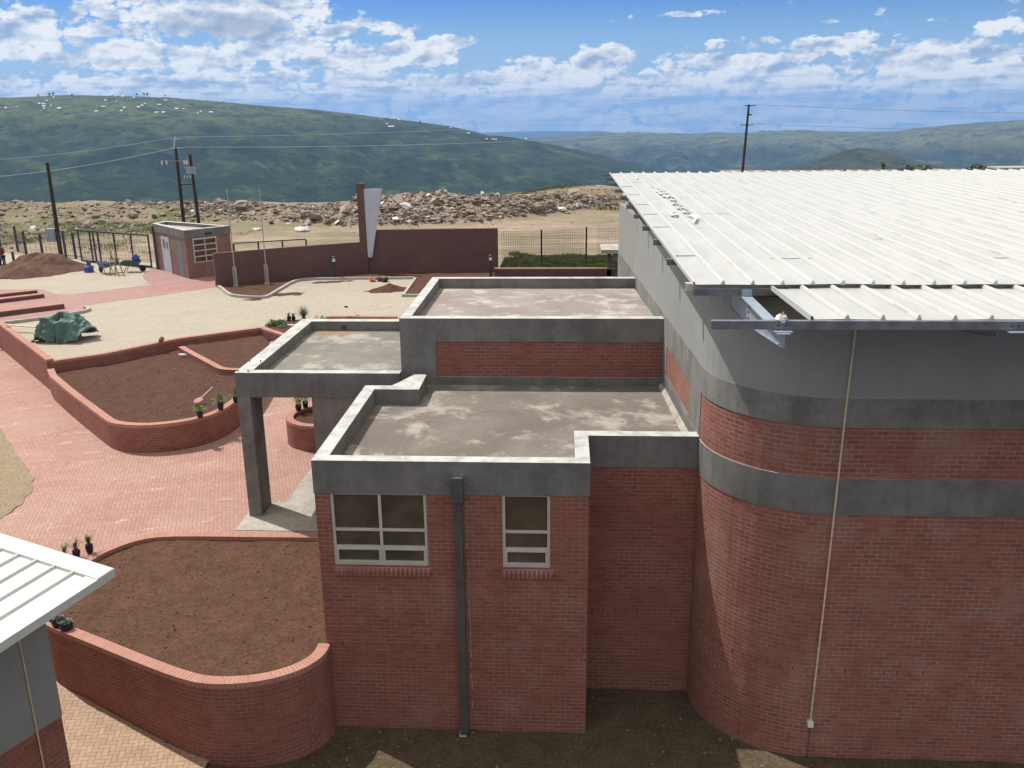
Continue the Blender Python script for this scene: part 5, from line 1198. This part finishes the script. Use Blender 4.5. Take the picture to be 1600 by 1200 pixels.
mb = MB(); mb.tube([(-10.58, 18.42, 2.70), (-10.35, 18.40, 2.70), (-10.27, 18.39, 2.70)], [.055, .06, .025], 10); P_(mb, 'body', 'porcelain', bo); mb = MB(); mb.tube([(-10.27, 18.39, 2.70), (-10.22, 18.385, 2.70)], .022, 8); P_(mb, 'cap', 'blue', bo)
mb = MB(); mb.obox((-11.55, 18.72 + .35), (1, .9), .14, .10, 3.10, 3.17); 
# bricks and soil spilled in the yard
for i, (x, y, m, lb_) in enumerate(((-5.95, 33.35, 'orange', 'orange brick standing by the kerb in the pale yard'), (-5.55, 33.42, 'plaster_rough', 'grey block leaning by the kerb right of the orange brick'), (-5.2, 33.2, 'creosote', 'dark clod of rubble beside the grey block'))):
    b_ = MB(); rock(b_, (0, 0, 0), .24, .9); o = b_.build('broken_brick', M[m]); o.location = (x, y, YD + .12); tag(o, lb_, 'brick', 'broken bricks by the kerb')
hp = MB()
def heap(cx, cy, rx, ry, h_, seed, ang=0, st=.12, z0=YD):
    ca, sa = math.cos(ang), math.sin(ang)
    def zf(x, y):
        u = ((x - cx) * ca + (y - cy) * sa) / rx; v = (-(x - cx) * sa + (y - cy) * ca) / ry; d = math.hypot(u, v) + .35 * fbm(x, y, 1.1 / max(.4, min(rx, ry)), 3, seed)
        return z0 - .02 + (h_ * (max(0, 1 - d) ** 1.15) * (1 + .15 * fbm(x, y, 2.5, 3, seed)) + .02 if d < 1 else -.05)
    R = max(rx, ry) * 1.3
    return grid(cx - R, cx + R, cy - R, cy + R, st, zf, lambda x, y: zf(x, y) > z0 - .045, False)
tag(heap(-4.55, 30.8, 1.25, .75, .30, 5, .35).build('soil_heap', M['soil_dark'], merge=True), 'small dark soil heap spilled over the white kerb in the yard', 'soil heap')
tag(heap(-27.0, 36.9, 3.6, 2.3, 1.3, 9, .45, .2).build('soil_mound', M['mound'], merge=True), 'large brown soil mound in front of the left fence', 'soil mound')
for i, (x, y, rx, ry) in enumerate(((-9.6, 29.7, .9, .5), (-10.9, 28.3, .5, .3), (-8.2, 33.2, 1.4, .35))):
    tag(heap(x, y, rx, ry, .06, 20 + i, .3).build('soil_spill', M['soil_dark'], merge=True), ['thin soil spill on the pavers inside the kerb bend', 'small soil spill just in front of the kerb corner', 'long thin soil spill along the straight kerb'][i], 'soil spill', 'soil spills on the yard pavers')
# green tarpaulin heap
tp = thing('tarpaulin_heap', 'brick stack covered with a rumpled green tarpaulin in the yard', 'covered heap', (-16.2, 20, YD))
def tarp():
    mb = MB(); cx, cy = -16.1, 19.95; n, r = 110, 30; V = []
    for j in range(r + 1):
        row = []; f = j / r
        for k in range(n):
            a = 2 * math.pi * k / n; ca, sa = math.cos(a), math.sin(a)
            # plan: rough rectangle 1.5 x 1.2
            R = .50 / max(abs(ca) / 1.25, abs(sa) / 1.0); top = .92 + .12 * math.sin(a * 2 + .6) + .06 * math.sin(5 * a)
            fold = .07 * math.sin(9 * a + 1) + .05 * math.sin(17 * a)
            if f < .45: q = f / .45; rad = R * q; z = top + .10 * (1 - q) + .07 * noise.noise(Vector((ca * q * 2, sa * q * 2, 3)))
            else:
                q = (f - .45) / .55; flare = .16 + .55 * max(0, math.cos(a - .25)) ** 3 * .9 + .45 * max(0, -math.cos(a + .5)) ** 2
                rad = R + flare * q ** 1.3 + fold * q; hem = .05 + .22 * max(0, math.sin(a * 3 + 2.0)) + .30 * max(0, math.cos(a - .1)) ** 4 + .05 * math.sin(7 * a); z = top * (1 - q) + hem * q
            cr_ = .075 * noise.ridged_multi_fractal(Vector((rad * ca * 3.2, rad * sa * 3.2, z * 2.4)), 1.0, 2.0, 3, 1.0, 2.0) - .08
            row.append((cx + (rad + cr_ * (f > .4)) * ca * 1.05, cy + (rad + cr_ * (f > .4)) * sa, YD + max(.02, z + cr_ * .8)))
        V.append(row)
    for j in range(r):
        for k in range(n): k2 = (k + 1) % n; mb.face([V[j][k], V[j][k2], V[j + 1][k2], V[j + 1][k]], smooth=True)
    return mb
P_(tarp(), 'tarpaulin', 'tarp', tp)
mb = MB()
for i in range(6):
    for j in range(5):
        for k in range(9): mb.box(-16.62 + i * .18 + .004, 19.5 + j * .18 + .004, YD + k * .09, -16.62 + i * .18 + .176, 19.5 + j * .18 + .176, YD + k * .09 + .085)
P_(mb, 'brick_stack', 'orange', tp)
mb = MB(); mb.box(-16.3, 20.1, YD + .98, -15.95, 20.35, YD + 1.12); P_(mb, 'loose_brick', 'mound', tp)
mb = MB(); mb.beam((-19.45, 21.45, YD + .30), (-17.0, 21.0, YD + .25), .14, .04); tag(mb.build('plank', M['plank']), 'pale timber plank lying from the retaining wall to the green tarpaulin', 'plank')
b_ = MB(); rock(b_, (0, 0, 0), .12, .8); o = b_.build('broken_brick', M['orange']); o.location = (-17.2, 19.6, YD + .05); tag(o, 'small red brick piece on the pavers left of the tarpaulin heap', 'brick')
# wheelbarrows
def wheelbarrow(loc, rz_, m, label):
    r = thing('wheelbarrow', label, 'wheelbarrow', (0, 0, 0), 'wheelbarrows by the gate')
    mb = MB(); b = [(-.35, -.22, .42), (.35, -.18, .36), (.35, .18, .36), (-.35, .22, .42)]; t_ = [(-.50, -.33, .66), (.55, -.30, .66), (.55, .30, .66), (-.50, .33, .66)]
    mb.face(b[::-1]); 
    for k in range(4): k2 = (k + 1) % 4; mb.face([b[k], b[k2], t_[k2], t_[k]]); mb.face([t_[k], t_[k2], (b[k2][0] * .97, b[k2][1] * .95, b[k2][2] + .01), (b[k][0] * .97, b[k][1] * .95, b[k][2] + .01)])
    mb.face([(x * .97, y * .95, z + .01) for x, y, z in b]); P_(mb, 'tray', m, r)
    mb = MB()
    for s_ in (-1, 1): mb.tube([(.62, .04 * s_, .2), (.0, .2 * s_, .36), (-.95, .28 * s_, .58)], .02, 6); mb.tube([(-.2, .22 * s_, .38), (-.42, .25 * s_, 0)], .02, 6)
    P_(mb, 'frame', 'darksteel', r)
    mb = MB(); R = .18
    ring = [(.62 + R * math.cos(a), R + .01 + R * math.sin(a)) for a in [2 * math.pi * k / 18 for k in range(18)]]
    mb.face([(x, -.04, z) for x, z in ring]); mb.face([(x, .04, z) for x, z in ring][::-1])
    for k in range(18): a, b2 = ring[k], ring[(k + 1) % 18]; mb.face([(a[0], .04, a[1]), (b2[0], .04, b2[1]), (b2[0], -.04, b2[1]), (a[0], -.04, a[1])])
    P_(mb, 'wheel', 'rubber', r); r.location = loc; r.rotation_euler.z = rz_; return r
wheelbarrow((-22.35, 36.0, YD), 2.5, 'bluegrey', 'grey-blue wheelbarrow left of the wooden trestle'); wheelbarrow((-21.05, 36.6, YD), .15, 'greenbin', 'green wheelbarrow right of the trestle with a blue bag on it')
crumple('bag', 'blue', .24, 4.4, 'blue bag resting on the green wheelbarrow by the gate', 'bag', (-20.75, 36.62, YD + .82), None, .9)
r = thing('container', 'small blue plastic container on the pale yard right of the soil mound', 'container', (-23.65, 36.5, YD))
mb = MB(); mb.tube([(-23.65, 36.5, YD), (-23.65, 36.5, YD + .32), (-23.65, 36.5, YD + .42)], [.27, .27, .17], 14); P_(mb, 'body', 'blue', r); mb = MB(); mb.tube([(-23.62, 36.52, YD + .42), (-23.62, 36.52, YD + .60)], .12, 10); P_(mb, 'lid', 'mound', r)
ts = thing('trestle', 'wooden trestle standing between the two wheelbarrows', 'trestle', (-21.4, 35.4, YD))
for a, b in (((-21.72, 35.2, 0), (-21.75, 35.75, 1.35)), ((-21.42, 35.2, 0), (-21.45, 35.7, 1.35)), ((-21.16, 35.15, 0), (-21.85, 35.8, 1.3)), ((-20.86, 35.15, 0), (-21.55, 35.8, 1.3))):
    mb = MB(); mb.beam((a[0], a[1], YD + a[2]), (b[0], b[1], YD + b[2]), .055); P_(mb, 'leg', 'wood', ts)
mb = MB(); mb.beam((-21.3, 35.16, YD + .2), (-20.8, 35.16, YD + .2), .05); mb.beam((-21.6, 35.6, YD + .95), (-21.25, 35.6, YD + .95), .05); mb.beam((-21.74, 35.5, YD + .75), (-21.43, 35.5, YD + .75), .05); P_(mb, 'rung', 'wood', ts)
# worker at the left edge
def person(x, y, z):
    r = thing('person', 'worker in a dull red top, dark trousers and white cap beside the soil mound', 'person', (x, y, z))
    J = [(0, 0, .92, .13), (0, -.02, 1.12, .125), (.01, -.07, 1.32, .155), (.02, -.12, 1.46, .06), (.03, -.16, 1.56, .075), (.03, -.17, 1.66, .082),
         (-.17, -.08, 1.40, .06), (-.24, -.14, 1.14, .045), (-.10, -.34, 1.00, .036), (-.06, -.40, .97, .03),
         (.20, -.08, 1.40, .06), (.30, -.12, 1.14, .045), (.24, -.34, .98, .036), (.22, -.40, .95, .03),
         (-.10, 0, .86, .10), (-.14, -.04, .48, .07), (-.15, .03, .09, .045), (-.15, -.12, .04, .04),
         (.10, 0, .86, .10), (.17, -.10, .49, .07), (.21, -.04, .09, .045), (.21, -.19, .04, .04)]
    E_ = [(0, 1), (1, 2), (2, 3), (3, 4), (4, 5), (2, 6), (6, 7), (7, 8), (8, 9), (2, 10), (10, 11), (11, 12), (12, 13), (0, 14), (14, 15), (15, 16), (16, 17), (0, 18), (18, 19), (19, 20), (20, 21)]
    def skin(name, m, sel, grow):
        idx = {k: i for i, k in enumerate(sel)}; me = bpy.data.meshes.new(name)
        me.from_pydata([(x + J[k][0], y + J[k][1], z + J[k][2]) for k in sel], [(idx[a], idx[b]) for a, b in E_ if a in idx and b in idx], [])
        o = bpy.data.objects.new(name, me); col.objects.link(o); o.modifiers.new('s', 'SKIN'); sv = me.skin_vertices[0].data
        for i, k in enumerate(sel): sv[i].radius = (J[k][3] + grow, J[k][3] * .85 + grow)
        sv[0].use_root = True; o.modifiers.new('d', 'SUBSURF').render_levels = 2; o.modifiers['d'].levels = 1
        dg = bpy.context.evaluated_depsgraph_get(); m2 = bpy.data.meshes.new_from_object(o.evaluated_get(dg)); bpy.data.objects.remove(o)
        m2.materials.clear(); m2.materials.append(M[m]); o = bpy.data.objects.new(name, m2); col.objects.link(o)
        for p in m2.polygons: p.use_smooth = True
        o.parent = r; o.matrix_parent_inverse = Matrix.Translation(r.location).inverted(); return o
    skin('body', 'skin', list(range(22)), 0); skin('shirt', 'redshirt', [0, 1, 2, 6, 7, 10, 11], .022); skin('trousers', 'trouser', [0, 14, 15, 16, 18, 19, 20], .022)
    mb = MB(); hx, hy, hz_ = x + .03, y - .175, z + 1.68
    mb.tube([(hx, hy, hz_ + .01), (hx, hy, hz_ + .06), (hx, hy, hz_ + .105)], [.098, .088, .03], 12); mb.box(hx - .07, hy - .18, hz_ + .01, hx + .07, hy - .05, hz_ + .025); P_(mb, 'cap', 'cap', r)
    return r
person(-29.15, 36.9, YD)
sh = thing('shovel', 'long-handled shovel held by the worker at the left edge', 'shovel', (-28.7, 36.4, YD)); mb = MB(); mb.tube([(-29.05, 36.45, YD + 1.05), (-28.45, 36.4, YD + .25)], .02, 6); P_(mb, 'handle', 'wood', sh); mb = MB(); mb.beam((-28.45, 36.4, YD + .25), (-28.25, 36.38, YD + .02), .2, .02); P_(mb, 'blade', 'darksteel', sh)
# foil scraps along a rib of the hall roof
FO = [(7.40, 20.7, .16, 'white scrap lying alone near the far left corner of the hall roof'), (7.60, 17.0, .10, 'tiny dark foil scrap furthest up the rib'), (7.68, 15.3, .22, 'bunched silver foil scrap near the top of the trail'), (7.72, 14.4, .26, 'large crumpled foil scrap, brightest in the trail'), (7.74, 13.5, .24, 'silver foil scrap below the brightest one'), (7.80, 12.4, .18, 'foil scrap with a dark fold in mid trail'), (7.74, 11.3, .16, 'small foil scrap in the middle of the trail'), (7.76, 10.2, .20, 'rounded foil scrap near the trail end'), (7.78, 9.2, .18, 'foil scrap just above the long strip'), (7.40, 8.6, .20, 'flat pale scrap lying left of the rib')]
for i, (x, y, s_, lb_) in enumerate(FO):
    o = crumple('foil_scrap', 'foil' if i not in (0, 9) else 'white', s_ * .8, i * 1.7 + .3, lb_, 'foil scrap', (x, y, rz(y) + .05), 'foil scraps along a roof rib', .3); o.scale = (.7, 1.7, .8)
mb = MB(); pr_ = None
for k in range(9):
    f = k / 8; c = Vector((7.74 + .10 * math.sin(f * 4), 8.5 - 1.6 * f, rz(8) + .03 + .05 * math.sin(f * 9) ** 2)); w_ = .07 * (1 - f * .6); q = (c - Vector((w_, 0, 0)), c + Vector((w_, 0, .03)))
    if pr_: mb.face([pr_[0], pr_[1], q[1], q[0]])
    pr_ = q
tag(mb.build('foil_scrap', M['foil']), 'long narrow foil strip at the near end of the trail', 'foil scrap', 'foil scraps along a roof rib')
crumple('cloth_scrap', 'cap', .085, 2.2, 'white rag caught on the front purlin above the rafter end', 'rag', (7.47, -2.98, rz(-3) - .01), None, .9)
for i, (x, y) in enumerate(((-5.8, 26.5),)):
    b_ = MB(); rock(b_, (0, 0, 0), .11, .6); o = b_.build('stone', M['creosote']); o.location = (x, y, YD + .03); tag(o, 'single dark stone on the pale yard behind the canopy', 'stone')
b_ = MB(); rock(b_, (0, 0, 0), .16, .6); o = b_.build('clod', M['mound']); o.location = (-11.6, 18.9 + .3, 3.12); tag(o, 'clod of earth on top of the shaded brick wall', 'clod')

# clods on the planted beds, loose stones on the court, mortar smear beside the rainwater pipe
def clods(root, poly, zf, n, s0, s1, m):
    mb = MB(); xs = [p[0] for p in poly]; ys = [p[1] for p in poly]; k = 0
    while k < n:
        x, y = random.uniform(min(xs), max(xs)), random.uniform(min(ys), max(ys))
        if in_poly(x, y, poly): rock(mb, (x, y, zf(x, y)), s0 + (s1 - s0) * random.random() ** 3, .8); k += 1
    if root: o = P_(mb, 'clods', m, root)
    else: o = mb.build('stones', M[m])
    return kind(o, 'stuff')
nin = [p for p in offset(npath, .34) if p[0] < -.1] + [(-.12, -.1), (-.12, 4.3)]
clods(pl, nin, soilz(1.80, .05), 1500, .008, .034, 'soil')
clods(pm, [(-12.5, 15.2), (-9.4, 11.0), (-8.2, 10.4), (-7.1, 10.9), (-6.5, 12.2), (-6.6, 15), (-8.6, 15.8), (-11, 19)], midz, 900, .010, .036, 'soil_dark')
clods(None, [(-2.2, -2.8), (12, -2.8), (12, -.75), (8.6, -.7), (7.2, .9), (7.0, 1.3), (5.2, 1.3), (5.15, -.1), (0, -.1), (-.4, -1.6)], lambda x, y: court_z(x, y) + .01, 420, .008, .035, 'patch')['label'] = 'small pale stones scattered on the shaded ground at the wall foot'
mb = MB(); z = 4.95
while z > .6:
    h_ = random.uniform(.02, .22)
    if random.random() < .72: x = 2.80 + random.uniform(-.008, .010); w_ = random.uniform(.006, .022); mb.face([(x, -.0035, z - h_), (x + w_, -.0035, z - h_), (x + w_ * random.uniform(.6, 1.2), -.0035, z), (x, -.0035, z)])
    z -= h_ + random.uniform(0, .03)
kind(P_(mb, 'mortar_smear', 'concrete', ann), 'stuff')

# ================================================================== HAZE
mh = bpy.data.materials.new('haze'); mh.use_nodes = True; nt = mh.node_tree; nt.nodes.clear(); out = nt.nodes.new('ShaderNodeOutputMaterial'); pv = nt.nodes.new('ShaderNodeVolumePrincipled')
pv.inputs['Color'].default_value = (.26, .52, 1.0, 1); pv.inputs['Density'].default_value = 7.5e-5; pv.inputs['Anisotropy'].default_value = .2
nt.links.new(pv.outputs[0], out.inputs['Volume'])
mb = MB(); mb.box(-17500, -17500, -620, 17500, 17500, 220); hz_o = mb.build('haze', mh); kind(hz_o, 'stuff', 'thin blue haze in the air')
parts_fix()
